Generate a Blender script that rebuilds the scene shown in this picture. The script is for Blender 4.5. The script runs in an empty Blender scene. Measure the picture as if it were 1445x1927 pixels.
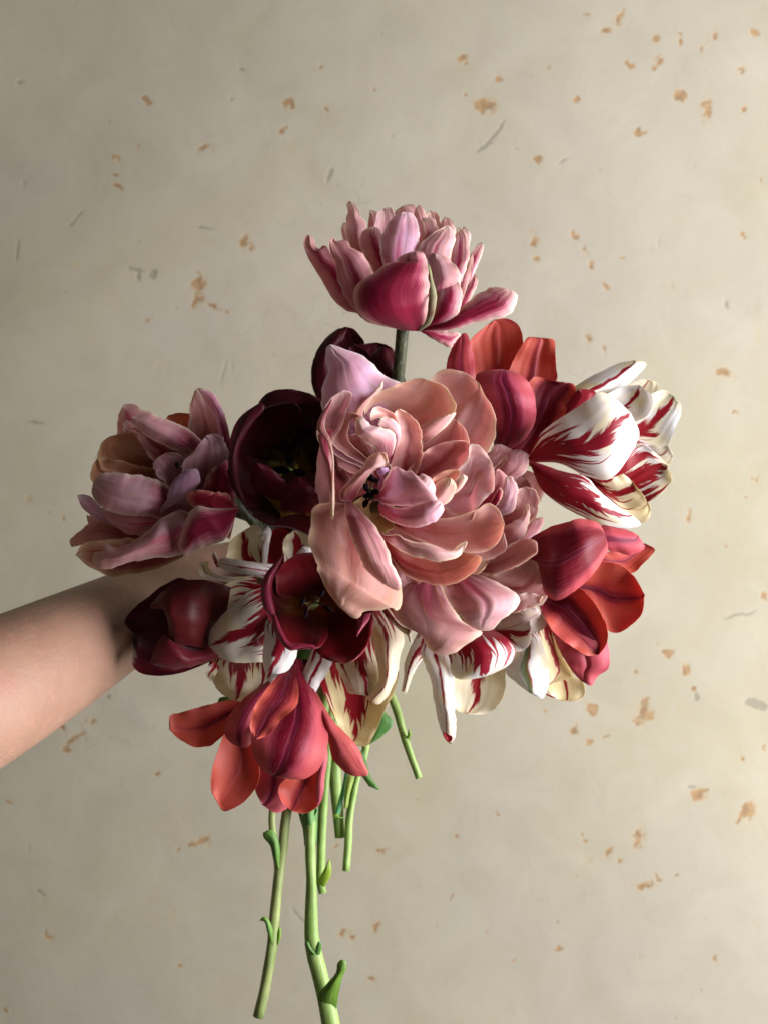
import bpy, math, random
import numpy as np
from mathutils import Vector, noise as mnoise

# ------------------------------------------------------------------ camera, light, exposure
S = bpy.context.scene
COL = S.collection
PW, PH = 1445.0, 1927.0
CAM_Y = -0.54
VFOV = math.radians(55.0)
cam_d = bpy.data.cameras.new('camera')
cam = bpy.data.objects.new('camera', cam_d); COL.objects.link(cam)
cam.location = (0, CAM_Y, 0); cam.rotation_euler = (math.radians(90), 0, 0)
cam_d.sensor_fit = 'VERTICAL'; cam_d.angle = VFOV
cam_d.clip_start = 0.01; cam_d.clip_end = 50
cam_d.dof.use_dof = True; cam_d.dof.focus_distance = 0.51; cam_d.dof.aperture_fstop = 6.3
S.camera = cam

world = bpy.data.worlds.new('World'); S.world = world; world.use_nodes = True
bg = world.node_tree.nodes['Background']
bg.inputs[0].default_value = (1.0, 0.92, 0.76, 1); bg.inputs[1].default_value = 0.09

def area(name, loc, target, size, power, color):
    l = bpy.data.lights.new(name, 'AREA'); l.shape = 'RECTANGLE'; l.size, l.size_y = size
    l.energy = power; l.color = color
    o = bpy.data.objects.new(name, l); COL.objects.link(o); o.location = loc
    o.rotation_euler = (Vector(target) - Vector(loc)).to_track_quat('-Z', 'Y').to_euler()
    return o
area('window_light', (1.27, -0.32, -0.03), (0, 0.08, 0), (0.85, 1.4), 65.0, (1.0, 0.95, 0.985))

S.view_settings.view_transform = 'Standard'; S.view_settings.look = 'None'
S.view_settings.exposure = 0.0; S.view_settings.gamma = 1.0
S.cycles.max_bounces = 8; S.cycles.diffuse_bounces = 4; S.cycles.transmission_bounces = 6
S.cycles.use_denoising = True

# ------------------------------------------------------------------ mapping from the photograph to the place
MM = 0.001
TANV = math.tan(VFOV / 2)
def unproj(px, py, ymm):
    """points at photo position (px, py) lying in the plane y = ymm (millimetres, negative is nearer)"""
    y = np.asarray(ymm, float) * MM
    D = y - CAM_Y
    k = 2 * TANV * D / PH
    return np.stack([(np.asarray(px, float) - PW / 2) * k, y + np.zeros_like(k), -(np.asarray(py, float) - PH / 2) * k], -1)
ZT = {0: (0, 0, 1), 1: (540, 350, 3.141), 2: (560, 620, 3.0104), 3: (110, 700, 2.7264), 4: (820, 580, 3.0104),
      5: (220, 980, 2.89), 6: (300, 1220, 2.89), 7: (700, 1040, 4.0139), 8: (900, 950, 4.1286),
      9: (440, 1380, 3.5225), 10: (0, 1000, 3.2111)}
def pts(s, z):
    a = np.array([[float(c) for c in t.split(',')] for t in s.split()])
    x0, y0, k = ZT[z]
    return a / k + np.array([x0, y0])

def catmull(P, n, closed=False):
    P = np.asarray(P, float)
    if len(P) == 1: return np.repeat(P, n, 0)
    if len(P) == 2:
        t = np.linspace(0, 1, n)[:, None]; return P[0] * (1 - t) + P[1] * t
    Q = np.vstack([2 * P[0] - P[1], P, 2 * P[-1] - P[-2]])
    out = []
    for i in range(1, len(Q) - 2):
        p0, p1, p2, p3 = Q[i - 1:i + 3]
        d1 = max(np.linalg.norm(p1 - p0), 1e-6) ** .5; d2 = max(np.linalg.norm(p2 - p1), 1e-6) ** .5; d3 = max(np.linalg.norm(p3 - p2), 1e-6) ** .5
        m1 = ((p1 - p0) / d1 - (p2 - p0) / (d1 + d2) + (p2 - p1) / d2) * d2
        m2 = ((p2 - p1) / d2 - (p3 - p1) / (d2 + d3) + (p3 - p2) / d3) * d2
        t = np.linspace(0, 1, 14, endpoint=False)[:, None]
        out.append((2 * t**3 - 3 * t**2 + 1) * p1 + (t**3 - 2 * t**2 + t) * m1 + (-2 * t**3 + 3 * t**2) * p2 + (t**3 - t**2) * m2)
    out.append(P[-1:])
    C = np.vstack(out)
    d = np.r_[0, np.cumsum(np.linalg.norm(np.diff(C, axis=0), axis=1))]
    s = np.linspace(0, d[-1], n)
    return np.stack([np.interp(s, d, C[:, k]) for k in range(C.shape[1])], 1)

def mesh_obj(name, V, F, mats=(), mi=None, parent=None, uv=None, smooth=True):
    me = bpy.data.meshes.new(name)
    me.from_pydata([tuple(v) for v in V], [], [tuple(int(i) for i in f) for f in F])
    for m in mats: me.materials.append(m)
    if mi is not None: me.polygons.foreach_set('material_index', np.asarray(mi, np.int32))
    if smooth: me.polygons.foreach_set('use_smooth', np.ones(len(me.polygons), bool))
    if uv is not None:
        lay = me.uv_layers.new(name='UVMap')
        idx = np.empty(len(me.loops), np.int32); me.loops.foreach_get('vertex_index', idx)
        lay.data.foreach_set('uv', np.asarray(uv, np.float32)[idx].ravel())
    me.update()
    o = bpy.data.objects.new(name, me); COL.objects.link(o)
    if parent is not None:
        o.parent = parent
        o.matrix_parent_inverse = parent.matrix_basis.inverted()
    return o

# ------------------------------------------------------------------ node helpers
class NT:
    def __init__(self, name):
        self.m = bpy.data.materials.new(name); self.m.use_nodes = True
        self.t = self.m.node_tree; self.t.nodes.clear()
    def n(self, typ, **kw):
        nd = self.t.nodes.new(typ)
        for k, v in kw.items(): setattr(nd, k, v)
        return nd
    def put(self, sock, v):
        if isinstance(v, bpy.types.NodeSocket): self.t.links.new(v, sock)
        elif v is not None:
            if hasattr(sock.default_value, '__len__') and not hasattr(v, '__len__'): v = (v,) * len(sock.default_value)
            if hasattr(sock.default_value, '__len__') and len(sock.default_value) == 4 and len(v) == 3: v = tuple(v) + (1,)
            sock.default_value = v
    def math(self, op, a, b=None, c=None, clamp=False):
        nd = self.n('ShaderNodeMath', operation=op, use_clamp=clamp)
        self.put(nd.inputs[0], a); self.put(nd.inputs[1], b) if b is not None else None
        if c is not None: self.put(nd.inputs[2], c)
        return nd.outputs[0]
    def mix(self, f, a, b, mode='MIX'):
        nd = self.n('ShaderNodeMix', data_type='RGBA', blend_type=mode, clamp_factor=True)
        self.put(nd.inputs[0], f); self.put(nd.inputs[6], a); self.put(nd.inputs[7], b)
        return nd.outputs[2]
    def smooth(self, x, a, b, to0=0.0, to1=1.0):
        nd = self.n('ShaderNodeMapRange', interpolation_type='SMOOTHSTEP')
        self.put(nd.inputs[0], x); self.put(nd.inputs[1], a); self.put(nd.inputs[2], b); self.put(nd.inputs[3], to0); self.put(nd.inputs[4], to1)
        return nd.outputs[0]
    def noise(self, vec, scale=1, detail=2, rough=0.5, dist=0.0):
        nd = self.n('ShaderNodeTexNoise'); self.put(nd.inputs['Vector'], vec)
        self.put(nd.inputs['Scale'], scale); self.put(nd.inputs['Detail'], detail); self.put(nd.inputs['Roughness'], rough); self.put(nd.inputs['Distortion'], dist)
        return nd.outputs[0]
    def comb(self, x, y, z=0.0):
        nd = self.n('ShaderNodeCombineXYZ'); self.put(nd.inputs[0], x); self.put(nd.inputs[1], y); self.put(nd.inputs[2], z)
        return nd.outputs[0]
    def prop(self, name, vec=False):
        nd = self.n('ShaderNodeAttribute', attribute_type='OBJECT', attribute_name=name)
        return nd.outputs['Vector' if vec else 'Fac']
    def bump(self, h, strength, dist):
        nd = self.n('ShaderNodeBump'); self.put(nd.inputs['Height'], h)
        nd.inputs['Strength'].default_value = strength; nd.inputs['Distance'].default_value = dist
        return nd.outputs[0]
    def finish(self, col, rough=0.5, normal=None, trans=0.0, spec=0.4, sss=0.0, sssr=(1, .3, .15), sssc=0.004, sheen=0.0, coat=0.0):
        p = self.n('ShaderNodeBsdfPrincipled'); self.put(p.inputs['Base Color'], col); self.put(p.inputs['Roughness'], rough)
        p.inputs['Specular IOR Level'].default_value = spec
        if sheen: p.inputs['Sheen Weight'].default_value = sheen; p.inputs['Sheen Roughness'].default_value = 0.4
        if sss:
            p.inputs['Subsurface Weight'].default_value = sss; p.inputs['Subsurface Radius'].default_value = sssr; p.inputs['Subsurface Scale'].default_value = sssc
        if normal is not None: self.put(p.inputs['Normal'], normal)
        out = self.n('ShaderNodeOutputMaterial'); sh = p.outputs[0]
        if trans:
            tr = self.n('ShaderNodeBsdfTranslucent'); self.put(tr.inputs[0], col)
            if normal is not None: self.put(tr.inputs[1], normal)
            mx = self.n('ShaderNodeMixShader'); mx.inputs[0].default_value = trans
            self.t.links.new(sh, mx.inputs[1]); self.t.links.new(tr.outputs[0], mx.inputs[2]); sh = mx.outputs[0]
        self.t.links.new(sh, out.inputs[0])
        return self.m

def petal_common(N):
    """u: -1..1 across, v: 0..1 base to tip, plus vein noises"""
    uvn = N.n('ShaderNodeUVMap'); sp = N.n('ShaderNodeSeparateXYZ'); N.t.links.new(uvn.outputs[0], sp.inputs[0])
    u = N.math('MULTIPLY_ADD', sp.outputs[0], 2.0, -1.0); v = sp.outputs[1]
    au = N.math('ABSOLUTE', u)
    seed = N.prop('seed')
    asp = N.prop('aspect')                               # width of the petal in millimetres
    uw = N.math('MULTIPLY', u, asp)                      # about half-width millimetres
    lw = N.prop('length'); vw = N.math('MULTIPLY', v, lw)
    fan = N.math('DIVIDE', u, N.math('ADD', 0.55, v))
    vein = N.noise(N.comb(N.math('MULTIPLY', uw, 4.2), N.math('MULTIPLY', vw, 0.13), seed), 1.0, 3, 0.6)
    vein2 = N.noise(N.comb(N.math('MULTIPLY', uw, 0.35), N.math('MULTIPLY', vw, 0.05), N.math('ADD', seed, 7.3)), 1.0, 2, 0.5)
    blot = N.noise(N.comb(N.math('MULTIPLY', uw, 0.07), N.math('MULTIPLY', vw, 0.06), N.math('ADD', seed, 3.1)), 1.0, 2, 0.5)
    tint = N.prop('tint', True)
    return u, v, au, seed, uw, vw, vein, vein2, blot, tint

def mat_pink(name, inner):
    N = NT(name); u, v, au, seed, uw, vw, vein, vein2, blot, tint = petal_common(N)
    body = (0.85, 0.52, 0.50) if inner else (0.81, 0.46, 0.50)
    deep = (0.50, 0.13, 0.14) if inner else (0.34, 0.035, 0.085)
    pale = (0.92, 0.76, 0.66)
    lilac = (0.82, 0.58, 0.66)
    yel = (0.74, 0.52, 0.25)
    c = N.mix(N.smooth(v, 0.65, 0.1), body, deep)
    c = N.mix(N.math('MULTIPLY', N.smooth(blot, 0.45, 0.68), 0.7), c, lilac)
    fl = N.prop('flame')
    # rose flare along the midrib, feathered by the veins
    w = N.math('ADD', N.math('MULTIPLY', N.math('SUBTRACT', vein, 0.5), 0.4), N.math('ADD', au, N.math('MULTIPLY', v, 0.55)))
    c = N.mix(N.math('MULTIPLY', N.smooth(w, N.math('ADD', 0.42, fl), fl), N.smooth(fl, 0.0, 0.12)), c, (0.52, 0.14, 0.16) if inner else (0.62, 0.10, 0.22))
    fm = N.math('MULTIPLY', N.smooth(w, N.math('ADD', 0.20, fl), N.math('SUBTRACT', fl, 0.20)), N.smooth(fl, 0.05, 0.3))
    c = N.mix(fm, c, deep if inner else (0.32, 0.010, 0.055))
    # pale streaks and margin
    c = N.mix(N.math('MULTIPLY', N.smooth(vein2, 0.54, 0.74), N.math('SUBTRACT', 0.35, N.math('MULTIPLY', fm, 0.33))), c, yel)
    edge = N.math('ADD', N.math('MAXIMUM', au, N.math('MULTIPLY', v, 0.98)), N.math('MULTIPLY', N.math('SUBTRACT', vein, 0.5), 0.28))
    c = N.mix(N.math('MULTIPLY', N.smooth(edge, 0.72, 1.02), 0.75), c, pale)
    c = N.mix(N.smooth(N.math('MAXIMUM', au, v), 0.88, 0.99, 0, 0.65), c, (0.92, 0.80, 0.68))
    c = N.mix(N.math('MULTIPLY', N.smooth(vein, 0.45, 0.72, 0, 0.28), N.math('SUBTRACT', 1.0, N.math('MULTIPLY', fm, 0.85))), c, pale)
    c = N.mix(N.smooth(vein, 0.5, 0.25, 0, 0.22), c, deep)
    c = N.mix(1.0, c, tint, 'MULTIPLY')
    h = N.math('ADD', vein, N.math('MULTIPLY', vein2, 2.0))
    return N.finish(c, 0.5, N.bump(h, 0.30, 0.0004), trans=0.46, spec=0.22, sheen=0.1)

def mat_orange(name, inner):
    N = NT(name); u, v, au, seed, uw, vw, vein, vein2, blot, tint = petal_common(N)
    body = (0.66, 0.125, 0.080) if inner else (0.65, 0.12, 0.115)
    plum = (0.20, 0.006, 0.022) if inner else (0.23, 0.004, 0.022)
    pink = (0.62, 0.10, 0.15)
    fl = N.prop('flame')
    c = N.mix(N.smooth(blot, 0.45, 0.7, 0, 0.35), body, pink)
    w = N.math('ADD', N.math('MULTIPLY', N.math('SUBTRACT', vein, 0.5), 0.42), N.math('ADD', au, N.math('MULTIPLY', v, 0.38)))
    c = N.mix(N.math('MULTIPLY', N.smooth(w, N.math('ADD', fl, 0.55), N.math('ADD', fl, 0.1)), N.smooth(fl, 0, .1, 0, .85)), c, pink if not inner else (0.56, 0.06, 0.08))
    c = N.mix(N.smooth(w, N.math('ADD', fl, 0.30), fl), c, plum)
    c = N.mix(N.math('MULTIPLY', N.smooth(N.math('ADD', v, N.math('MULTIPLY', vein, 0.2)), 0.45, 0.22), N.smooth(fl, 0.1, 0.4)), c, plum)  # shade around the petal base painted in, as plum
    # midrib line
    rib = N.smooth(N.math('ADD', au, N.math('MULTIPLY', N.math('SUBTRACT', vein2, 0.5), 0.06)), 0.11, 0.01)
    c = N.mix(N.math('MULTIPLY', N.math('MULTIPLY', rib, N.smooth(fl, 0.0, 0.3)), 0.35), c, (0.18, 0.01, 0.06))
    c = N.mix(N.smooth(N.math('ABSOLUTE', N.math('SUBTRACT', au, 0.07)), 0.03, 0.0, 0, 0.2), c, (0.55, 0.22, 0.38))
    c = N.mix(N.smooth(vein, 0.45, 0.25, 0, 0.35), c, plum)
    c = N.mix(N.smooth(vein, 0.5, 0.75, 0, 0.25), c, (0.75, 0.26, 0.2))
    c = N.mix(N.smooth(v, 0.965, 1.0, 0, 0.6), c, (0.16, 0.02, 0.05))
    c = N.mix(1.0, c, tint, 'MULTIPLY')
    h = N.math('ADD', N.math('ADD', vein, N.math('MULTIPLY', vein2, 0.8)), N.math('MULTIPLY', rib, -0.7))
    return N.finish(c, 0.42, N.bump(h, 0.25, 0.0004), trans=0.40, spec=0.3, sheen=0.06)

def mat_maroon(name, inner, base=False):
    N = NT(name); u, v, au, seed, uw, vw, vein, vein2, blot, tint = petal_common(N)
    c = N.mix(N.smooth(blot, 0.35, 0.65), (0.075, 0.0036, 0.008), (0.105, 0.006, 0.017))
    c = N.mix(N.smooth(vein, 0.5, 0.75, 0, 0.4), c, (0.14, 0.01, 0.03))
    c = N.mix(N.smooth(vein, 0.5, 0.25, 0, 0.5), c, (0.02, 0.001, 0.004))
    if inner:
        c = N.mix(N.smooth(N.math('ADD', v, N.math('MULTIPLY', vein2, 0.16)), 0.30, 0.20), c, (0.30, 0.22, 0.02))
    rim = N.smooth(N.math('MAXIMUM', au, v), 0.955, 1.0)
    c = N.mix(N.math('MULTIPLY', rim, 0.5), c, (0.17, 0.015, 0.05))
    c = N.mix(1.0, c, tint, 'MULTIPLY')
    h = N.math('ADD', vein, N.math('MULTIPLY', vein2, 2.0))
    return N.finish(c, 0.43, N.bump(h, 0.32, 0.0004), trans=0.28, spec=0.32, sheen=0.12)

def mat_red(name, inner):
    N = NT(name); u, v, au, seed, uw, vw, vein, vein2, blot, tint = petal_common(N)
    c = N.mix(N.smooth(v, 0.3, 0.8), (0.10, 0.004, 0.006), (0.21, 0.006, 0.012))
    c = N.mix(N.smooth(vein, 0.45, 0.25, 0, 0.5), c, (0.05, 0.002, 0.004))
    if inner:
        c = N.mix(N.smooth(N.math('ADD', v, N.math('MULTIPLY', vein, 0.25)), 0.48, 0.2), c, (0.34, 0.12, 0.015))
    else: c = N.mix(0.5, c, (0.24, 0.02, 0.045))
    rim = N.smooth(N.math('MAXIMUM', au, v), 0.93, 1.0)
    c = N.mix(N.math('MULTIPLY', rim, 0.4), c, (0.42, 0.06, 0.11))
    c = N.mix(1.0, c, tint, 'MULTIPLY')
    h = N.math('ADD', vein, N.math('MULTIPLY', vein2, 2.0))
    return N.finish(c, 0.4, N.bump(h, 0.25, 0.0004), trans=0.28, spec=0.4, sheen=0.1)

def mat_flamed(name, inner):
    N = NT(name); u, v, au, seed, uw, vw, vein, vein2, blot, tint = petal_common(N)
    fl = N.prop('flame')
    white = (0.88, 0.87, 0.85); cream = (0.90, 0.83, 0.60)
    c = N.mix(N.smooth(blot, 0.38, 0.62), cream, white) if inner else N.mix(N.smooth(blot, 0.3, 0.5), cream, white)
    c = N.mix(N.prop('yellow'), c, (0.87, 0.75, 0.40))
    c = N.mix(N.smooth(vein, 0.5, 0.25, 0, 0.18), c, (0.55, 0.42, 0.40))
    # feathered flame: spikes leaning from the midrib out and up towards the tip
    auw = N.math('ABSOLUTE', uw)
    s = N.math('SUBTRACT', vw, N.math('MULTIPLY', auw, 2.0))
    sp = N.noise(N.comb(N.math('MULTIPLY', s, 0.115), N.math('MULTIPLY', auw, 0.02), N.math('ADD', seed, N.math('MULTIPLY', N.math('SIGN', u), 2.7))), 1.0, 2, 0.55)
    sp2 = N.noise(N.comb(N.math('MULTIPLY', s, 0.62), N.math('MULTIPLY', auw, 0.04), N.math('ADD', seed, 9.0)), 1.0, 1, 0.5)
    fine = N.math('MULTIPLY', N.math('SUBTRACT', vein, 0.5), 0.28)
    width = N.math('ADD', N.math('MULTIPLY', N.math('SUBTRACT', sp, 0.5), 3.2), N.math('MULTIPLY', N.math('SUBTRACT', sp2, 0.5), 0.42))
    taper = N.math('SUBTRACT', 1.05, v)
    width = N.math('ADD', N.math('MULTIPLY', N.math('MULTIPLY', width, 0.9), N.math('MULTIPLY', N.math('ADD', taper, 0.45), fl)), N.math('MULTIPLY', N.math('MULTIPLY', taper, fl), 1.0))
    width = N.math('MULTIPLY', width, N.smooth(v, 1.0, 0.85))
    m1 = N.smooth(N.math('ADD', N.math('SUBTRACT', width, au), fine), -0.06, 0.03)
    # streaks running up from the base
    st = N.noise(N.comb(N.math('MULTIPLY', uw, 0.55), N.math('MULTIPLY', vw, 0.012), N.math('ADD', seed, 5.0)), 1.0, 2, 0.6)
    reach = N.math('ADD', N.math('MULTIPLY', N.math('SUBTRACT', st, 0.5), 1.6), N.math('MULTIPLY', fl, 0.75))
    m2 = N.smooth(N.math('SUBTRACT', reach, v), -0.01, 0.03)
    rib = N.math('MULTIPLY', N.smooth(N.math('ADD', au, N.math('MULTIPLY', v, 0.05)), 0.11, 0.08), N.smooth(fl, 0.05, 0.2))
    mask = N.math('MAXIMUM', N.math('MAXIMUM', m1, m2), rib)
    red = N.mix(N.smooth(vein, 0.3, 0.7), (0.28, 0.004, 0.012), (0.46, 0.010, 0.022))
    if not inner: red = N.mix(0.25, red, (0.30, 0.01, 0.06))
    c = N.mix(mask, c, red)
    g = N.math('MULTIPLY', N.prop('green'), N.smooth(N.math('ADD', N.math('ABSOLUTE', N.math('ADD', u, 0.12)), N.math('MULTIPLY', N.math('SUBTRACT', vein, 0.5), 0.3)), 0.24, 0.08))
    c = N.mix(g, c, (0.14, 0.20, 0.05))
    c = N.mix(1.0, c, tint, 'MULTIPLY')
    h = N.math('ADD', vein, N.math('MULTIPLY', vein2, 2.0))
    return N.finish(c, 0.42, N.bump(h, 0.18, 0.0004), trans=0.36, spec=0.4, sheen=0.1)

MATS = {}
for key, fn in (('pink', mat_pink), ('orange', mat_orange), ('maroon', mat_maroon), ('red', mat_red), ('flamed', mat_flamed)):
    MATS[key] = (fn(key + '_petal_inside', True), fn(key + '_petal_outside', False))

def mat_stem(name, c0, c1):
    N = NT(name)
    tc = N.n('ShaderNodeTexCoord').outputs['Object']
    mp = N.n('ShaderNodeMapping'); N.t.links.new(tc, mp.inputs[0]); mp.inputs['Scale'].default_value = (900, 900, 40)
    n1 = N.noise(mp.outputs[0], 1, 3, 0.6); n2 = N.noise(tc, 30, 3, 0.6)
    c = N.mix(N.smooth(n2, 0.35, 0.65), c0, c1)
    c = N.mix(N.smooth(n1, 0.45, 0.75, 0, 0.35), c, (0.42, 0.50, 0.26))
    return N.finish(c, 0.45, N.bump(n1, 0.25, 0.0004), trans=0.0, spec=0.35, sss=0.25, sssr=(.6, 1, .3), sssc=0.002)
M_STEM = mat_stem('stem_green', (0.17, 0.29, 0.06), (0.28, 0.42, 0.12))
M_STEMP = mat_stem('stem_pale', (0.22, 0.31, 0.09), (0.36, 0.42, 0.16))
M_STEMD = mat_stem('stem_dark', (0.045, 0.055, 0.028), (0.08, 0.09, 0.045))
def mat_leaf():
    N = NT('leaf_green'); u, v, au, seed, uw, vw, vein, vein2, blot, tint = petal_common(N)
    c = N.mix(N.smooth(vein2, 0.3, 0.7), (0.08, 0.20, 0.042), (0.15, 0.32, 0.075))
    c = N.mix(N.smooth(vein, 0.45, 0.7, 0, 0.4), c, (0.2, 0.36, 0.16))
    c = N.mix(1.0, c, tint, 'MULTIPLY')
    return N.finish(c, 0.4, N.bump(vein, 0.4, 0.0004), trans=0.25, spec=0.4)
ML = mat_leaf(); MATS['leaf'] = (ML, ML)
N = NT('anther_black'); nz = N.noise(N.n('ShaderNodeTexCoord').outputs['Object'], 1500, 2)
M_ANTH = N.finish(N.mix(nz, (0.008, 0.005, 0.008), (0.02, 0.010, 0.015)), 0.9, spec=0.08)
N = NT('filament'); nz = N.noise(N.n('ShaderNodeTexCoord').outputs['Object'], 400, 2)
M_FIL = N.finish(N.mix(nz, (0.07, 0.045, 0.012), (0.14, 0.11, 0.03)), 0.6)

# ------------------------------------------------------------------ petals, tubes
rng = np.random.RandomState(7)
def grid_faces(nv, nu, off=0, flip=False):
    i, j = np.meshgrid(np.arange(nv - 1), np.arange(nu - 1), indexing='ij')
    a = off + i * nu + j
    f = np.stack([a, a + 1, a + nu + 1, a + nu], -1).reshape(-1, 4)
    return f[:, ::-1] if flip else f

def petal(root, y0, kind, z, L, R, d=(0, -5, -10), side='i', cup=None, tilt=0.0, crease=0.0, lip=0.0, ruf=1.0,
          flame=0.3, tint=(1, 1, 1), yellow=0.0, green=0.0, thick=0.34, torn=1.0, name='petal', label=None, wave=None, NU=25, NV=39, lipl=None, lipr=None):
    L = pts(L, z) if isinstance(L, str) else L
    R = pts(R, z) if isinstance(R, str) else R
    if np.linalg.norm(R[-1] - L[-1]) > 0.5: R = np.vstack([R, L[-1:]])
    el, er = catmull(L, NV), catmull(R, NV)
    s = rng.rand() * 100
    v = np.linspace(0, 1, NV); u = np.linspace(-1, 1, NU)
    # slightly closer rows at the tip
    size = np.linalg.norm(el[0] * .5 + er[0] * .5 - el[-1])
    width_px = np.max(np.linalg.norm(el - er, axis=1))
    if cup is None: cup = (0.16 if side == 'i' else -0.20) * width_px * 0.28
    # uneven, slightly torn margin
    for e, sg in ((el, 1), (er, -1)):
        dirn = er - el; nn = np.linalg.norm(dirn, axis=1, keepdims=True) + 1e-6
        w = np.array([mnoise.noise((s + 31 * sg, t * 7, 0)) * 1.1 + mnoise.noise((s + 11 * sg, t * 19, 4)) * 0.9 for t in v]) * torn * (2.3 if kind == 'pink' else 1.1) * np.sin(np.pi * v) ** .5 * (0.3 + v)
        e += dirn / nn * w[:, None] * 1.8 * min(1.0, width_px / 60)
    uu, vv = np.meshgrid(u, v)
    t = (uu * .5 + .5)[..., None]
    P = el[:, None] * (1 - t) + er[:, None] * t
    dd = catmull(np.array(d, float)[:, None], 64)[:, 0] if len(d) > 2 else np.array(d, float)
    # catmull is resampled by arc length; use plain smooth interpolation over v instead
    k = np.linspace(0, 1, len(d)); base = np.interp(v, k, d)
    if len(d) > 2:
        ker = np.hanning(13); ker /= ker.sum(); base = np.convolve(np.pad(base, 6, mode='edge'), ker, 'valid')
    env = (1 - np.abs(2 * vv ** 0.9 - 1) ** 2.3) * 0.9 + 0.1 * (1 - vv)
    Y = y0 + base[:, None] + cup * (1 - uu ** 2) * env + tilt * uu * env
    Y += crease * np.exp(-(uu / 0.10) ** 2) * env * (1 if side == 'i' else 1)
    LL = lip if lipl is None else lipl; LR = lip if lipr is None else lipr
    el_ = np.where(uu < 0, LL, LR)
    Y += el_ * np.clip((np.abs(uu) - 0.72) / 0.28, 0, 1) ** 2 * np.clip(vv * 2.5, 0, 1)
    Y += (LL + LR) / 2 * np.clip((vv - 0.85) / 0.15, 0, 1) ** 2
    Y += ruf * min(1.0, width_px / 90) * (0.55 if kind != 'pink' else 1.0) * np.clip(np.maximum(np.abs(uu), (vv - .3) / .7), 0, 1) ** 6 * np.array([[mnoise.noise((np.sign(a) * 3 + s + a * .8, b * 9, 3.5)) for a in u] for b in v]) * 2.6
    f = 5 + 4 * rng.rand() if wave is None else wave
    sc = min(1.0, width_px / 90)
    Y += ruf * sc * np.abs(uu) ** 2.5 * np.sin(f * np.pi * vv + s + 1.3 * np.sign(uu)) * 1.3 * vv ** .5
    Y += ruf * sc * 0.9 * np.array([[mnoise.noise((a * 1.6 + s, b * 2.2, 1.5)) for a in u] for b in v]) * 1.6
    Y += (0.38 if kind == 'pink' else 0.28) * sc * np.array([[mnoise.noise((a * 7 + s, b * 2.0, 8.5)) for a in u] for b in v])
    V = unproj(P[..., 0], P[..., 1], Y)
    # normals, shell
    du = np.gradient(V, axis=1); dv = np.gradient(V, axis=0)
    n = np.cross(du, dv); ln = np.linalg.norm(n, axis=-1, keepdims=True); n = n / np.maximum(ln, 1e-12)
    sgn = 1 if np.mean(n[..., 1]) < 0 else -1
    n = n * sgn
    th = thick * MM * (0.5 + 0.5 * np.clip((1 - np.abs(uu)) * 3, 0, 1) * np.clip((1 - vv) * 4, 0, 1)) * (1 + 1.2 * (1 - vv) ** 3)
    front = V + n * th[..., None] * .5; back = V - n * th[..., None] * .5
    nn = NU * NV
    VV = np.concatenate([front.reshape(-1, 3), back.reshape(-1, 3)])
    fl = (sgn < 0)
    F1 = grid_faces(NV, NU, 0, fl); F2 = grid_faces(NV, NU, nn, not fl)
    ring = [j for j in range(NU)] + [i * NU + NU - 1 for i in range(1, NV)] + [(NV - 1) * NU + j for j in range(NU - 2, -1, -1)] + [i * NU for i in range(NV - 2, 0, -1)]
    ring = np.array(ring); nx = np.roll(ring, -1)
    VV = np.vstack([VV, VV[ring], VV[ring + nn]]); m = len(ring); a0 = 2 * nn + np.arange(m); a1 = np.roll(a0, -1)
    F3 = np.stack([a0, a0 + m, a1 + m, a1], -1)
    if fl: F3 = F3[:, ::-1]
    a, b = (0, 1) if side == 'i' else (1, 0)
    mi = np.r_[np.full(len(F1), a), np.full(len(F2), b), np.full(len(F3), a)]
    uv = np.stack([uu * .5 + .5, vv], -1).reshape(-1, 2); uv = np.vstack([uv, uv, uv[ring], uv[ring]])
    o = mesh_obj(name, VV, np.vstack([F1, F2, F3]), MATS[kind], mi, root, uv)
    mmpx = 0.29
    o['seed'] = float(s); o['aspect'] = float(width_px * mmpx / 2); o['length'] = float(size * mmpx * 1.1)
    o['flame'] = float(flame); o['tint'] = [float(x) for x in tint]; o['yellow'] = float(yellow); o['green'] = float(green)
    if label: o['label'] = label
    return o

def frames(P):
    T = np.gradient(P, axis=0); T /= np.linalg.norm(T, axis=1, keepdims=True) + 1e-12
    up = np.array([0.1, 1.0, 0.05]); out = []
    for t in T:
        a = np.cross(t, up); a /= np.linalg.norm(a) + 1e-12; b = np.cross(a, t); out.append((a, b)); up = b
    return T, out
def tube(name, mats, P, rad, parent=None, seg=14, n=40, bumps=0.0, taper_end=True, noise_s=1.0):
    P = catmull(np.asarray(P, float), n)
    r = np.interp(np.linspace(0, 1, n), np.linspace(0, 1, len(rad)), rad) * MM
    _, fr = frames(P); s = rng.rand() * 50
    V = []
    for i in range(n):
        a, b = fr[i]
        for k in range(seg):
            th = 2 * math.pi * k / seg
            rr = r[i] * (1 + bumps * mnoise.noise((s + math.cos(th) * 1.2, math.sin(th) * 1.2, i * 0.35 * noise_s)))
            V.append(P[i] + a * math.cos(th) * rr + b * math.sin(th) * rr)
    F = [(i * seg + k, i * seg + (k + 1) % seg, (i + 1) * seg + (k + 1) % seg, (i + 1) * seg + k) for i in range(n - 1) for k in range(seg)]
    V += [P[0], P[-1]]; c0, c1 = len(V) - 2, len(V) - 1
    F += [(c0, (k + 1) % seg, k) for k in range(seg)] + [(c1, (n - 1) * seg + k, (n - 1) * seg + (k + 1) % seg) for k in range(seg)]
    return mesh_obj(name, V, F, mats, None, parent)
def up3(z, *a):
    """a: x,y,depth triples in zoom coordinates"""
    x0, y0, k = ZT[z]
    return [unproj(p[0] / k + x0, p[1] / k + y0, p[2]) for p in a]

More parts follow.
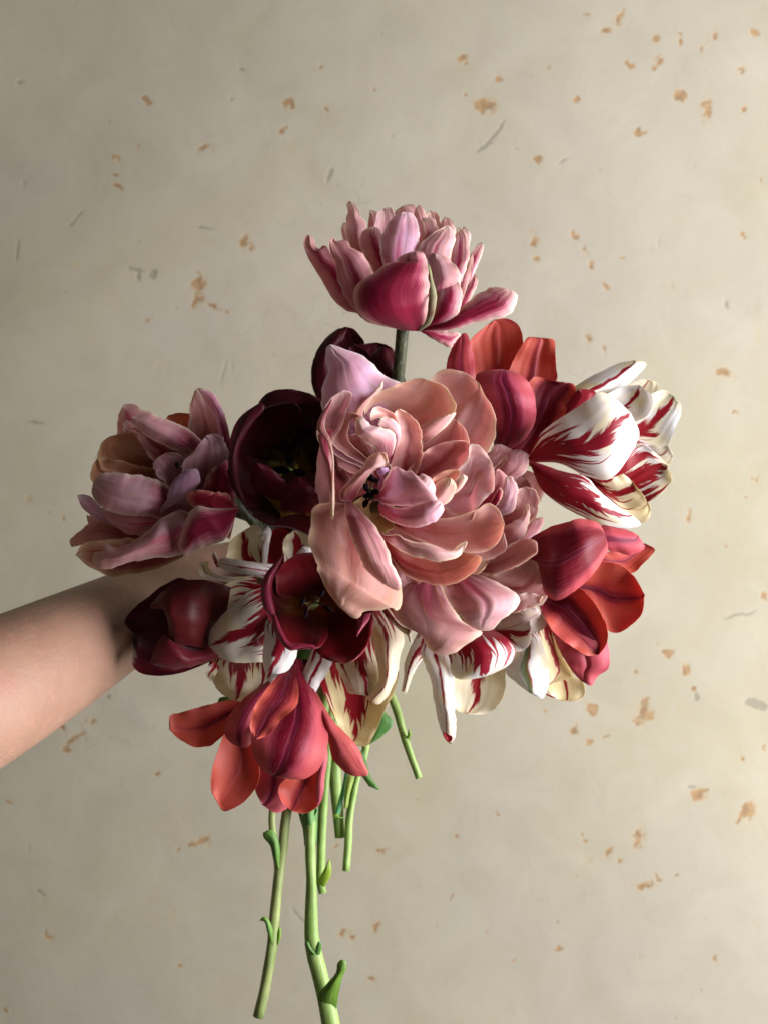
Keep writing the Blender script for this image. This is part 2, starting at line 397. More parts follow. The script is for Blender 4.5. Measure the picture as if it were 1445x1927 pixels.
def flower(px, py, ymm, label, group=None):
    o = bpy.data.objects.new('tulip', None); COL.objects.link(o)
    o.empty_display_size = 0.01
    o.location = tuple(unproj(px, py, ymm))
    o['label'] = label; o['category'] = 'tulip'; o['group'] = 'tulips held together in the bouquet'
    if group: o['group'] = group
    return o
def stamens(root, z, c, y, spots, r=(1.5, 4.0), fil=True):
    cc = up3(z, (c[0], c[1], y + 10))[0]
    for (x, yy, dx, dy) in spots:
        a = up3(z, (x - dx, yy - dy, y + 1))[0]; b = up3(z, (x + dx, yy + dy, y - 3))[0]
        st = tube('stamen', [M_FIL], [cc, (cc + a) / 2, (a + b) / 2], [0.8, 0.6, 0.4], root, 8, 8)
        tube('anther', [M_ANTH], [a, (a + b) / 2, b], [r[0] * .5, r[0], r[0] * .45], st, 10, 12, 0.5)
def pistil(root, z, c, y, rr=2.2):
    a, b = up3(z, (c[0], c[1], y + 12), (c[0], c[1], y - 2))
    tube('pistil', [M_FIL], [a, (a + b) / 2, b], [rr, rr * .9, rr * 1.2], root, 10, 10, 0.2)

def seq(root, y0, kind, rows, step=-1.2, **common):
    """rows listed from the farthest petal to the nearest"""
    for i, row in enumerate(rows):
        z, L, R, kw = row
        a = dict(common); a.update(kw)
        petal(root, y0 + step * i, a.pop('kind', kind), z, L, R, **a)

# ------------------------------------------------------------------ wall
WALL_Y = 350.0
def build_wall():
    def axis(lo, hi, flo, fhi, fine, coarse):
        return np.unique(np.round(np.r_[np.arange(lo, flo, coarse), np.arange(flo, fhi, fine), np.arange(fhi, hi + coarse, coarse)], 6))
    xs = axis(-2.2, 2.4, -0.42, 0.42, 0.0012, 0.05); zs = axis(-1.3, 1.4, -0.54, 0.54, 0.0012, 0.05)
    X, Z = np.meshgrid(xs, zs); h, w = X.shape
    k = 2 * TANV * (WALL_Y * MM - CAM_Y) / PH
    PX = X / k + PW / 2; PY = -Z / k + PH / 2
    TX, TY = PX.copy(), PY.copy()
    q_ = np.random.RandomState(3)
    for lam, amp in ((46, 3.0), (24, 2.2), (13, 1.5), (8, 0.8)):
        for c_ in range(3):
            a_ = q_.rand() * 6.28; p1, p2 = q_.rand(2) * 6.28
            ph = (PX * math.cos(a_) + PY * math.sin(a_)) * 6.283 / lam
            TX += amp * np.sin(ph + p1 + 1.3 * np.sin(ph * .37 + p2)) * .6; TY += amp * np.cos(ph * 1.13 + p2) * .6
    chip = np.full(X.shape, -1.0); pit = np.full(X.shape, -1.0)
    # x, y, half-width, half-height, angle   (flaked spots)
    spots = [(912,200,17,12,0),(1276,178,9,9,20),(1330,207,8,18,10),(1345,62,6,9,0),(1397,127,11,5,-30),(1240,112,9,8,0),(1165,35,8,16,30),(1138,60,5,8,0),(1100,27,8,5,0),(1235,70,6,8,0),
        (600,131,9,4,-20),(280,190,14,6,15),(540,197,12,9,40),(222,301,7,9,0),(262,280,6,5,0),(386,279,14,9,0),(222,350,11,5,10),(532,246,7,7,0),(872,112,7,10,0),(940,150,6,6,0),
        (463,458,9,14,10),(374,530,9,17,25),(368,564,10,14,30),(402,577,18,5,20),(275,603,7,5,0),(1004,450,7,16,-10),(1010,490,6,6,0),(1080,440,6,7,0),(1098,470,6,10,-20),(1112,498,7,6,0),(1104,634,9,11,10),
        (1131,660,12,6,35),(308,688,14,8,0),(1296,968,9,12,-30),(1256,1229,9,7,0),(1196,1262,6,9,0),(1210,1340,17,19,30),(1112,1335,7,14,-30),(1078,1373,7,8,0),(1108,1392,6,6,0),(1290,1258,7,8,0),
        (1315,1495,12,12,0),(1200,1575,12,24,15),(1148,1602,7,14,20),(1105,1621,14,7,0),(1165,1617,6,5,0),(1210,1667,20,6,0),(1235,1653,8,5,0),(645,1757,10,9,-20),(662,1762,5,7,0),(711,1746,6,12,5),(700,1842,9,6,0),
        (88,1762,9,7,0),(381,1583,12,9,0),(362,1590,14,5,-15),(720,1600,8,5,0),(1405,1530,9,17,30),(1392,1548,7,7,0),(1343,1805,6,9,0),(1055,1788,9,4,0),(1255,805,5,8,0),(1085,190,5,5,0),(1012,298,12,8,0),
        (118,1370,5,22,-20),(140,1390,9,18,40),(128,1410,17,7,25),(152,1383,10,7,0),(170,1358,5,8,0),(1275,75,5,7,0),(1320,90,5,7,0),(1185,120,6,5,0),(1400,205,6,6,0),(1420,60,6,6,0),(1205,250,8,5,0),(60,940,6,5,0),
        (740,255,6,4,0),(120,980,5,7,0),(1360,700,7,7,0),(1420,900,6,8,0),(1440,1120,5,9,0),(1270,1650,5,5,0)]
    def stamp(A, x, y, a, b, ang, wf=1.0):
        ca, sa = math.cos(math.radians(ang)), math.sin(math.radians(ang))
        dx, dy = PX + (TX - PX) * wf - x, PY + (TY - PY) * wf - y
        q = ((dx * ca + dy * sa) / a) ** 2 + ((-dx * sa + dy * ca) / b) ** 2
        np.maximum(A, 1.15 - np.sqrt(q), out=A)
    for s in spots: stamp(chip, *s)
    r = random.Random(11)
    for i in range(150):
        x, y = r.uniform(-100, 1600), r.uniform(-100, 2000)
        if r.random() < 0.35: x = 900 + r.random() * 600
        stamp(chip, x, y, r.uniform(1.2, 4.5), r.uniform(1.2, 4.5), r.uniform(0, 180))
    dark = [(38,153,7,6,0),(457,132,6,4,0),(255,507,17,3,10),(262,520,4,13,10),(290,517,5,9,30),(1366,570,5,12,-25),(925,258,3,30,42),(912,275,4,22,55),(940,240,3,16,30),(145,412,2,24,35),(420,700,2,28,15),(437,690,2,12,0),
        (1390,1158,40,3,-12),(1420,1325,24,9,20),(560,1720,2,30,-35),(1310,1310,5,8,0),(205,1310,4,5,0),(45,340,4,4,0),(33,470,3,20,0),(75,1680,12,3,40),(1300,1480,14,3,0),(640,1530,5,4,0),(620,330,5,16,20),(390,430,14,3,0),
        (1060,300,3,20,60),(70,795,22,3,0),(1240,455,2,16,5)]
    for s in dark: stamp(pit, *s, wf=0.35)
    for i in range(60):
        x, y = r.uniform(0, 1445), r.uniform(0, 1927)
        stamp(pit, x, y, r.uniform(1, 3.2), r.uniform(1, 3.2), 0, 0.4)
    me = bpy.data.meshes.new('wall')
    relief = np.clip(chip + 0.1, 0, .5) * 0.00025 + np.clip(pit + .1, 0, .5) * 0.0003
    low = np.zeros_like(X)
    for f, a in ((2.3, .003), (7, .0006), (19, .00015)):
        low += a * (np.sin(X * f * 3 + 1.7 * np.sin(Z * f * 2.1 + f)) * np.sin(Z * f * 2.7 + 1.3 * np.sin(X * f * 1.9 + 2 * f)))
    V = np.stack([X, WALL_Y * MM + relief + low, Z], -1).reshape(-1, 3)
    F = grid_faces(h, w)
    nv, nf = len(V), len(F)
    me.vertices.add(nv); me.vertices.foreach_set('co', V.astype(np.float32).ravel())
    me.loops.add(nf * 4); me.loops.foreach_set('vertex_index', F.astype(np.int32).ravel())
    me.polygons.add(nf); me.polygons.foreach_set('loop_start', np.arange(nf, dtype=np.int32) * 4)
    me.polygons.foreach_set('use_smooth', np.ones(nf, bool))
    me.update(calc_edges=True)
    for nm, A in (('chip', chip), ('pit', pit)):
        at = me.attributes.new(nm, 'FLOAT', 'POINT'); at.data.foreach_set('value', A.astype(np.float32).ravel())
    N = NT('old_plaster')
    pos = N.n('ShaderNodeNewGeometry').outputs['Position']
    a1 = N.n('ShaderNodeAttribute', attribute_name='chip').outputs['Fac']; a2 = N.n('ShaderNodeAttribute', attribute_name='pit').outputs['Fac']
    big = N.noise(pos, 3.2, 4, 0.55, 0.6); mid = N.noise(pos, 14, 5, 0.6, 0.8); fine = N.noise(pos, 90, 4, 0.6); vf = N.noise(pos, 420, 3, 0.6)
    c = N.mix(N.smooth(big, 0.35, 0.65), (0.379, 0.359, 0.251), (0.383, 0.361, 0.285))
    c = N.mix(N.smooth(mid, 0.40, 0.72, 0, 0.55), c, (0.423, 0.408, 0.322))
    c = N.mix(N.smooth(mid, 0.46, 0.28, 0, 0.40), c, (0.341, 0.323, 0.233))
    big2 = N.noise(N.comb(*[pos] * 0) if False else pos, 1.7, 2, 0.5)
    c = N.mix(N.smooth(fine, 0.56, 0.75, 0, 0.22), c, (0.319, 0.300, 0.229))
    yb = N.noise(pos, 22, 3, 0.6, 1.5)
    c = N.mix(N.smooth(yb, 0.66, 0.76, 0, 0.32), c, (0.400, 0.343, 0.184))
    # faint cloudy grey smears
    c = N.mix(N.smooth(N.noise(pos, 9, 6, 0.7, 2.0), 0.60, 0.72, 0, 0.30), c, (0.319, 0.315, 0.273))
    e = N.math('ADD', N.math('MULTIPLY', N.math('SUBTRACT', N.noise(pos, 75, 6, 0.72), 0.5), 3.4), N.math('MULTIPLY', N.math('SUBTRACT', N.noise(pos, 11, 2), 0.5), 2.4))
    k1 = N.smooth(N.math('ADD', a1, e), 0.05, 0.55)
    halo = N.smooth(N.math('ADD', a1, N.math('MULTIPLY', e, 0.8)), -0.7, 0.2, 0, 0.35)
    c = N.mix(halo, c, (0.417, 0.343, 0.211))
    oc = N.mix(N.smooth(N.noise(pos, 160, 2), 0.35, 0.65), (0.356, 0.212, 0.088), (0.223, 0.130, 0.056))
    c = N.mix(N.math('MULTIPLY', k1, 0.80), c, oc)
    k2 = N.smooth(N.math('ADD', a2, N.math('MULTIPLY', e, 0.7)), 0.1, 0.5)
    c = N.mix(N.math('MULTIPLY', k2, 0.5), c, (0.150, 0.139, 0.110))
    # hairline cracks
    vo = N.n('ShaderNodeTexVoronoi', feature='DISTANCE_TO_EDGE'); vo.inputs['Scale'].default_value = 3.1
    wv = N.n('ShaderNodeVectorMath', operation='ADD'); N.put(wv.inputs[0], pos)
    nzc = N.n('ShaderNodeTexNoise'); nzc.inputs['Scale'].default_value = 7; nzc.inputs['Detail'].default_value = 5; N.put(nzc.inputs['Vector'], pos)
    sc = N.n('ShaderNodeVectorMath', operation='SCALE'); N.t.links.new(nzc.outputs[1], sc.inputs[0]); sc.inputs['Scale'].default_value = 0.35
    N.t.links.new(sc.outputs[0], wv.inputs[1]); N.t.links.new(wv.outputs[0], vo.inputs['Vector'])
    crack = N.math('MULTIPLY', N.smooth(vo.outputs['Distance'], 0.0035, 0.0), N.smooth(N.noise(pos, 5, 2), 0.55, 0.66))
    c = N.mix(N.math('MULTIPLY', crack, 0.35), c, (0.249, 0.231, 0.184))
    hgt = N.math('ADD', N.math('ADD', N.math('MULTIPLY', mid, 2.2), N.math('MULTIPLY', fine, 0.55)), N.math('MULTIPLY', vf, 0.12))
    hgt = N.math('SUBTRACT', hgt, N.math('ADD', N.math('MULTIPLY', k1, 0.35), N.math('ADD', N.math('MULTIPLY', k2, 0.6), crack)))
    m = N.finish(c, 0.78, N.bump(hgt, 0.085, 0.0020), spec=0.25)
    me.materials.append(m)
    o = bpy.data.objects.new('wall', me); COL.objects.link(o)
    o['kind'] = 'structure'
    return o
build_wall()

# ------------------------------------------------------------------ person: forearm and hand gripping the stems
GRIP = (640, 1165, 70)
def build_arm():
    N = NT('skin'); pos = N.n('ShaderNodeNewGeometry').outputs['Position']
    a = N.noise(pos, 28, 4, 0.6); b = N.noise(pos, 420, 3, 0.6); cc = N.noise(pos, 900, 2, .5)
    c = N.mix(N.smooth(a, 0.35, 0.65), (0.33, 0.20, 0.138), (0.295, 0.17, 0.115))
    c = N.mix(N.smooth(b, 0.50, 0.72, 0, 0.35), c, (0.34, 0.17, 0.12))
    c = N.mix(N.smooth(N.noise(pos, 110, 5, 0.7), 0.52, 0.7, 0, 0.3), c, (0.50, 0.26, 0.20))
    # faint bluish vein and freckles
    c = N.mix(N.smooth(N.noise(pos, 60, 2, .5), 0.70, 0.78, 0, 0.35), c, (0.42, 0.22, 0.15))
    # pink mark near the elbow side
    mk = unproj(14, 1288, -68)
    dn = N.n('ShaderNodeVectorMath', operation='DISTANCE'); N.put(dn.inputs[0], pos); dn.inputs[1].default_value = tuple(mk)
    dd = N.math('ADD', dn.outputs['Value'], N.math('MULTIPLY', N.noise(pos, 200, 2), 0.010))
    c = N.mix(N.smooth(dd, 0.016, 0.006, 0, 0.3), c, (0.36, 0.12, 0.10))
    sk = N.finish(c, 0.48, N.bump(N.math('ADD', N.math('ADD', b, N.math('MULTIPLY', cc, .5)), N.math('MULTIPLY', N.noise(pos, 45, 3, .5), 3.0)), 0.45, 0.0006), spec=0.3, sss=0.15, sssc=0.006)
    MB = bpy.data.metaballs
    verts, rads, edges = [], [], []
    def add(p, r, par=None):
        verts.append(tuple(p)); rads.append(r); i = len(verts) - 1
        if par is not None: edges.append((par, i))
        return i
    # forearm cross-section loft, then hand chains joined by skin
    P = [(-330, 1455, -105), (-160, 1372, -70), (0, 1292, -30), (110, 1232, 10), (230, 1165, 60), (330, 1112, 100), (420, 1080, 128), (490, 1070, 132)]
    top = {0: 0}
    prev = None
    R = [0.0445, 0.0415, 0.0385, 0.0355, 0.0310, 0.0270, 0.0235, 0.0235]
    for (x, y, d), r in zip(P, R):
        prev = add(unproj(x, y, d), r, prev)
    g = np.array(unproj(*GRIP)); wrist = prev
    w = np.array(verts[prev])
    palm = add(w * .6 + g * .4 + np.array((0, .012, 0)), 0.024, wrist)
    palm2 = add(w * .25 + g * .75 + np.array((0, .020, -.004)), 0.022, palm)
    for k in range(4):
        zz = 0.018 - k * 0.0165
        kn = add(g + np.array((-0.004, 0.030, zz)), 0.0095, palm2)
        ln = (0.95, 1.05, 1.0, 0.8)[k]
        a_ = add(g + np.array((0.024 * ln, 0.026, zz - .001)), 0.0088, kn)
        b_ = add(g + np.array((0.030 * ln, 0.002, zz - .003)), 0.0082, a_)
        c_ = add(g + np.array((0.016 * ln, -0.015, zz - .003)), 0.0074, b_)
        add(g + np.array((0.006, -0.016, zz - .003)), 0.0062, c_)
    t1 = add(w * .45 + g * .55 + np.array((-.004, -.006, .012)), 0.0125, palm)
    t2 = add(g + np.array((-.018, -.017, .020)), 0.0105, t1)
    add(g + np.array((.006, -.024, .024)), 0.0085, t2)
    me = bpy.data.meshes.new('person'); me.from_pydata(verts, edges, [])
    o = bpy.data.objects.new('person', me); COL.objects.link(o)
    sm = o.modifiers.new('skin', 'SKIN'); sm.use_smooth_shade = True
    for i, sv in enumerate(me.skin_vertices[0].data): sv.radius = (rads[i], rads[i]); sv.use_root = (i == 0)
    ss = o.modifiers.new('subdivision', 'SUBSURF'); ss.levels = 3; ss.render_levels = 3
    dg = bpy.context.evaluated_depsgraph_get(); dg.update()
    m2 = bpy.data.meshes.new_from_object(o.evaluated_get(dg)); m2.name = 'person'
    o.modifiers.clear(); o.data = m2
    m2.materials.clear(); m2.materials.append(sk)
    m2.polygons.foreach_set('use_smooth', np.ones(len(m2.polygons), bool))
    o['label'] = 'bare forearm of a person reaching in from the left, hand hidden behind the bouquet'
    o['category'] = 'person'
build_arm()

# ------------------------------------------------------------------ flowers
FG = None
# --- A: tall pink double tulip at the top
A = flower(758, 622, 20, 'dusty pink double tulip standing highest, seen from the side above all the others')
pk = 'pink'
seq(A, 32, pk, [
 (1, '700,600 620,300 625,200 640,150 680,118', '800,600 820,300 790,180 745,108', dict(side='o', d=(0,8,14), flame=.3)),
 (1, '740,600 740,300 745,180 760,130', '840,600 850,300 835,200 810,150 780,112', dict(side='o', d=(0,4,8), flame=.35)),
 (1, '800,600 800,300 820,180 850,145', '900,600 920,350 905,220 890,165', dict(side='i', d=(0,4,8), flame=.2)),
 (1, '860,600 890,300 905,220 930,182', '950,600 1000,350 990,230 965,195', dict(side='o', d=(0,4,8), flame=.6)),
 (1, '900,650 1000,400 1020,280 1045,238', '960,650 1060,400 1085,290 1065,255', dict(side='o', d=(0,4,8), flame=.4)),
 (1, '600,600 490,350 482,220 490,142', '680,600 580,350 545,230 530,150', dict(side='o', d=(0,6,8), flame=.4)),
 (1, '620,600 520,350 515,230 545,150 580,130', '680,600 630,350 640,200 620,128', dict(side='i', d=(0,3,4), flame=.1, tint=(1.05,1.1,1.15))),
 (1, '560,700 400,480 330,310 322,240 335,215', '600,650 450,400 400,300 370,225', dict(side='o', d=(0,5,14), flame=.3)),
 (1, '560,700 430,480 360,320 350,190 362,150 352,100 375,88', '600,650 500,450 470,300 462,215 430,170 405,110', dict(side='o', d=(0,0,8), flame=.15)),
 (1, '980,750 1040,560 1085,400 1120,350 1145,332', '1020,750 1100,530 1150,400 1162,352', dict(side='o', d=(0,-2,2), flame=.6)),
 (1, '960,800 1030,650 1080,560 1112,515', '1030,760 1090,650 1127,570', dict(side='o', d=(0,-2,0), flame=.5)),
 (1, '560,700 515,510 430,350 455,262 505,238', '660,640 640,420 600,320 570,280 540,250', dict(side='o', d=(0,-6,0), flame=.45)),
 (1, '560,720 570,500 550,330 600,215 650,165 690,152', '730,720 735,480 780,300 772,210 735,160', dict(side='o', d=(0,-14,-8), flame=.2, tint=(1.1,1.15,1.35))),
 (1, '740,700 735,480 775,300 775,230 800,190', '880,700 900,330 895,240 860,190', dict(side='o', d=(0,-9,-4), flame=.35)),
 (1, '720,800 745,500 775,360 830,300 900,255 950,232', '900,760 960,450 985,330 990,270', dict(side='o', d=(0,-14,-8), flame=.25)),
 (1, '860,800 950,480 980,330 1010,245', '980,760 1040,540 1078,400 1065,300 1045,262', dict(side='o', d=(0,-12,-5), flame=.5)),
 (1, '930,800 1015,560 1075,430 1090,395', '1000,780 1060,600 1090,500 1100,440', dict(side='o', d=(0,-8,-2), flame=.2)),
 (1, '740,830 800,600 825,420 840,395 880,400', '960,780 1028,590 1012,500 975,445 920,412', dict(side='o', d=(0,-17,-11), flame=.15)),
 (1, '700,845 530,812 420,755 350,735 240,620 160,480 110,380 100,320 108,295 132,288', '760,800 560,700 430,560 320,420 262,400 235,350 215,350 210,378 190,372 163,350 160,310', dict(side='o', d=(0,-6,2,8), flame=.5, tint=(.95,.8,.85), torn=.6)),
 (1, '700,845 480,805 390,720 320,600 285,470 245,350 262,308 283,308', '760,820 640,700 510,520 490,450 440,395 375,358 370,330 330,318 300,330', dict(side='o', d=(0,-14,-8), flame=.35, tint=(1,.85,.9))),
 (1, '790,848 930,855 1000,862 1028,880', '770,845 840,892 910,930 968,957 985,930', dict(side='o', d=(0,4,8), flame=.5, cup=-3)),
 (1, '770,850 930,790 1040,715 1130,640 1230,598 1310,610', '775,856 950,852 1100,812 1215,790 1320,752 1345,700 1355,645 1340,625', dict(side='o', d=(0,-8,-10,-12), flame=.75, cup=-6, lip=2)),
 (1, '770,845 850,720 880,640 910,575 950,555', '800,853 960,800 1020,720 1036,640 1010,570', dict(side='o', d=(0,-14,-10), flame=.6)),
 (1, '680,850 520,812 420,745 395,650 410,590 450,550 510,520 560,480 610,448 648,475 640,440 700,400 750,385', '790,856 820,800 835,700 838,600 835,500 822,430 800,388', dict(side='o', d=(0,-22,-22,-14), flame=.95, cup=-7, tint=(1,.85,.9))),
 (1, '770,852 815,800 832,700 830,560 815,450', '790,854 850,805 882,650 862,560 840,470', dict(side='o', d=(0,-22,-20,-14), flame=.0, cup=-1.5, tint=(.55,.85,.5), label='narrow green striped petal fold')),
], step=-1.0)
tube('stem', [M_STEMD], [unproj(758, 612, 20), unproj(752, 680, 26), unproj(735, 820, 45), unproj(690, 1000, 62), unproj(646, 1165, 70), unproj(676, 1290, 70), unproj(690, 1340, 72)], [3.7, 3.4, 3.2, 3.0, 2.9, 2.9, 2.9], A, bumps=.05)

# --- B: maroon tulip at the back
B = flower(672, 740, 45, 'dark maroon tulip behind the lilac pink petal, top left of centre')
seq(B, 55, 'maroon', [
 (1, '250,1250 250,1000 270,900 340,832', '520,1250 490,1050 462,930 420,870 390,842', dict(side='i', d=(0,-5,-4))),
 (1, '400,1250 380,1020 372,960 470,932 530,925', '640,1280 690,1200 685,1100 660,1020 600,945', dict(side='i', d=(-2,-10,-8))),
 (1, '200,1300 150,1180 147,1080 180,970 240,890 300,845', '330,1300 300,1150 280,1000 330,900 355,838', dict(side='o', d=(-2,-16,-8))),
 (1, '430,1300 480,1100 500,1000 560,945', '620,1300 695,1230 690,1110 660,1020 610,950', dict(side='o', d=(-2,-16,-14))),
 (1, '340,1300 350,1100 365,960 390,930', '520,1300 560,1150 520,1040 450,960', dict(side='i', d=(-2,-13,-12))),
])
# --- F: orange red tulip upper right
Fl = flower(960, 842, 30, 'orange and crimson tulip at the upper right, left of the white flamed tulip')
seq(Fl, 34, 'orange', [
 (4, '330,700 230,400 200,260 195,190 270,110 330,65', '450,700 480,330 492,200 482,130 450,80 400,58', dict(side='i', d=(0,0,4), flame=.05, crease=-1.5)),
 (4, '380,700 400,400 440,290 490,200 520,165 590,170', '560,700 640,460 682,410 682,330 672,240 668,180', dict(side='i', d=(0,-4,0), flame=.12, crease=-1.5)),
 (4, '300,760 60,360 80,250 105,190 140,150', '340,760 235,440 218,330 205,250 190,190 168,138', dict(side='o', d=(0,-8,-4), flame=.12, tint=(.8,.6,.8))),
 (4, '380,820 480,580 520,430 560,390 640,405 720,425', '500,850 600,770 680,680 750,560 790,480 780,430', dict(side='i', d=(0,-12,-10), flame=.7, crease=-1)),
 (4, '400,830 540,860 640,930 710,968', '420,860 540,900 600,960 680,985 715,985', dict(side='o', d=(0,-4,-4), flame=.0, cup=-3)),
 (4, '330,800 320,650 300,560 250,460 222,385 270,355 380,345', '420,800 500,745 552,660 567,560 548,470 520,415 470,372', dict(side='o', d=(0,-26,-22), flame=.42, cup=-8, crease=0.9, tint=(.95,.9,1.2))),
])
# --- G: white flamed tulip right
G = flower(1003, 862, 30, 'white tulip with crimson flames at the far right, pointing right')
seq(G, 36, 'flamed', [
 (4, '800,760 980,520 1060,440 1110,410 1200,403', '900,760 1100,600 1220,540 1258,470 1255,425', dict(side='i', d=(0,6,10), flame=.1, yellow=.3)),
 (4, '800,760 1050,580 1180,510 1240,475 1290,462 1345,500', '900,860 1120,760 1230,803 1300,800 1350,690 1385,600 1387,550', dict(side='i', d=(0,2,4), flame=.45, tint=(1,1.03,1.08))),
 (4, '1000,760 1180,770 1270,785 1310,780', '1000,820 1180,850 1260,870 1320,888 1342,850 1335,815', dict(side='i', d=(0,2,0), flame=.15)),
 (4, '560,830 690,620 760,480 800,435 900,375 1040,310 1120,295', '640,850 780,640 930,500 1010,480 1110,410 1160,360 1195,308', dict(side='o', d=(0,-6,-4,0), flame=.30, cup=-7)),
 (4, '640,800 850,560 960,490 1060,445 1150,435', '760,800 960,680 1130,645 1190,615 1225,560 1222,495', dict(side='i', d=(0,-4,-6,-4), flame=.32, cup=4, lip=-3)),
 (4, '580,840 690,640 770,500 810,455', '640,850 760,700 850,590 905,478', dict(side='o', d=(0,-10,-14), flame=1.5)),
 (4, '800,880 1000,900 1120,800 1165,778 1240,820 1310,890', '820,960 1000,1090 1100,1125 1200,1095 1290,1040 1335,975', dict(side='i', d=(0,-4,-4,0), flame=.85, cup=6)),
 (4, '850,960 1000,1050 1150,1080 1195,1095', '860,990 1000,1130 1080,1185 1180,1215 1210,1180 1212,1120', dict(side='i', d=(0,-6,-4), flame=.0, yellow=.7)),
 (4, '840,930 930,975 1010,955 1060,942 1110,980', '850,970 930,1030 1010,1105 1085,1150 1140,1130 1190,1100', dict(side='i', d=(0,-9,-10,-6), flame=.50, yellow=.5, cup=5)),
 (4, '540,865 720,925 850,960 920,1030 1000,1100 1100,1165', '540,900 600,1030 700,1110 820,1175 950,1232 1080,1245 1160,1225', dict(side='o', d=(0,-10,-12,-6), flame=.62, cup=-8)),
 (4, '520,840 600,700 740,600 870,510 930,475 1020,520 1100,590', '530,870 700,880 850,950 975,972 1060,885 1120,790 1150,710', dict(side='o', d=(0,-22,-26,-16), flame=.40, cup=-10)),
])
# --- H: red orange tulip right
H = flower(1000, 1075, 22, 'large coral red tulip at the right below the white flamed one')
seq(H, 26, 'orange', [
 (8, '700,400 960,380 1200,300 1290,300', '700,500 1000,460 1130,515 1200,530 1290,440 1370,348', dict(side='i', d=(0,8,14), flame=.15)),
 (8, '700,330 940,160 1050,165 1180,205 1240,240', '720,420 960,350 1060,365 1200,385 1285,330', dict(side='o', d=(0,2,6), flame=.28, cup=-6, tint=(1,.9,1.2))),
 (8, '560,600 820,560 950,460 1080,462 1200,550 1290,700', '560,760 860,720 950,870 1010,980 1080,995 1190,930 1265,850', dict(side='i', d=(0,2,0,-2), flame=.18, crease=-1.0, cup=7)),
 (8, '460,860 560,970 640,1150 740,1310 800,1370', '600,900 900,1000 990,1060 1017,1180 1000,1270 920,1340 880,1405', dict(side='o', d=(0,-4,-4), flame=.05, tint=(1,1,1.3), crease=1.5)),
 (8, '440,720 520,890 600,1010 740,1110 850,1172 930,1165', '500,700 650,700 780,645 880,740 970,880 1002,990 990,1090', dict(side='i', d=(0,-10,-12,-8), flame=.45, cup=8, crease=-1)),
 (8, '370,330 400,265 480,212 620,150 840,112 930,145 985,230', '400,450 480,540 515,690 600,742 720,690 830,600 930,480 985,390 1002,365', dict(side='o', d=(0,-26,-30,-18), flame=.80, cup=-12)),
])
# --- K: maroon open cup, left of centre
K = flower(540, 872, 45, 'nearly black maroon tulip open towards the viewer, left of the big pink one')
seq(K, 50, 'maroon', [
 (3, '1000,450 1000,700 1150,820 1300,850', '1250,400 1420,560 1450,760 1400,840', dict(side='i', d=(6,-8,-14))),
 (3, '1200,560 1000,700 850,640 860,560', '1200,420 1000,300 880,350 850,450', dict(side='i', d=(6,-8,-14))),
 (3, '1060,500 1060,300 1160,140', '1280,500 1420,400 1420,200', dict(side='i', d=(6,-8,-14))),
], step=-.5)
seq(K, 44, 'maroon', [
 (3, '1140,470 1030,300 1035,150 1100,98 1190,88', '1230,470 1390,420 1400,220 1330,130 1260,105', dict(side='i', d=(0,-30,-40), cup=10)),
 (3, '1230,440 1300,250 1340,150', '1230,520 1400,560 1440,400 1420,250', dict(side='i', d=(0,-30,-45), cup=8)),
 (3, '1140,520 940,470 883,400 890,310 940,225 1040,155', '1180,420 1200,330 1250,210 1200,150 1110,120', dict(side='i', d=(0,-34,-48), cup=12)),
 (3, '1130,560 1030,690 960,680 905,600 880,500', '1150,460 1000,440 930,400 890,400', dict(side='i', d=(0,-32,-48), cup=8)),
 (3, '1160,520 1030,620 940,660 1000,720 1060,765 1160,790 1240,815', '1210,500 1340,640 1360,740 1345,820 1300,840', dict(side='i', d=(0,-26,-44), cup=10)),
 (3, '1070,640 1000,600 990,500 1020,462', '1150,740 1182,620 1160,560 1100,500', dict(side='i', d=(-18,-32,-40), cup=-3, tint=(1.7,1.6,1.8))),  # this petal and the next tinted brighter, painting light onto them
 (3, '1140,760 1145,660 1190,555 1240,540', '1330,790 1335,650 1290,570', dict(side='i', d=(-20,-34,-40), cup=-5, tint=(1.8,1.5,1.6))),
 (3, '1000,730 1100,775 1180,735 1260,730', '1000,740 1090,790 1200,800 1310,838 1330,760', dict(side='o', d=(-40,-48,-50), cup=-3, tint=(1.6,1.2,1.3))),
 (3, '980,720 880,560 884,400 940,240 1040,152', '985,730 930,560 925,400 1000,260 1060,180', dict(side='o', d=(-36,-52,-50), cup=-3)),
 (3, '960,260 1040,150 1110,95 1190,88 1290,110', '1000,260 1060,190 1150,165 1280,160 1345,150', dict(side='o', d=(-36,-48,-50), cup=-3)),
], step=-.5)
stamens(K, 3, (1190, 480), 18, [(1160,395,28,14),(1250,350,18,-28),(1150,505,38,6),(1240,515,28,10),(1190,440,4,-30),(1290,300,14,-22)], r=(2.1, 4))
pistil(K, 3, (1195, 470), 22)
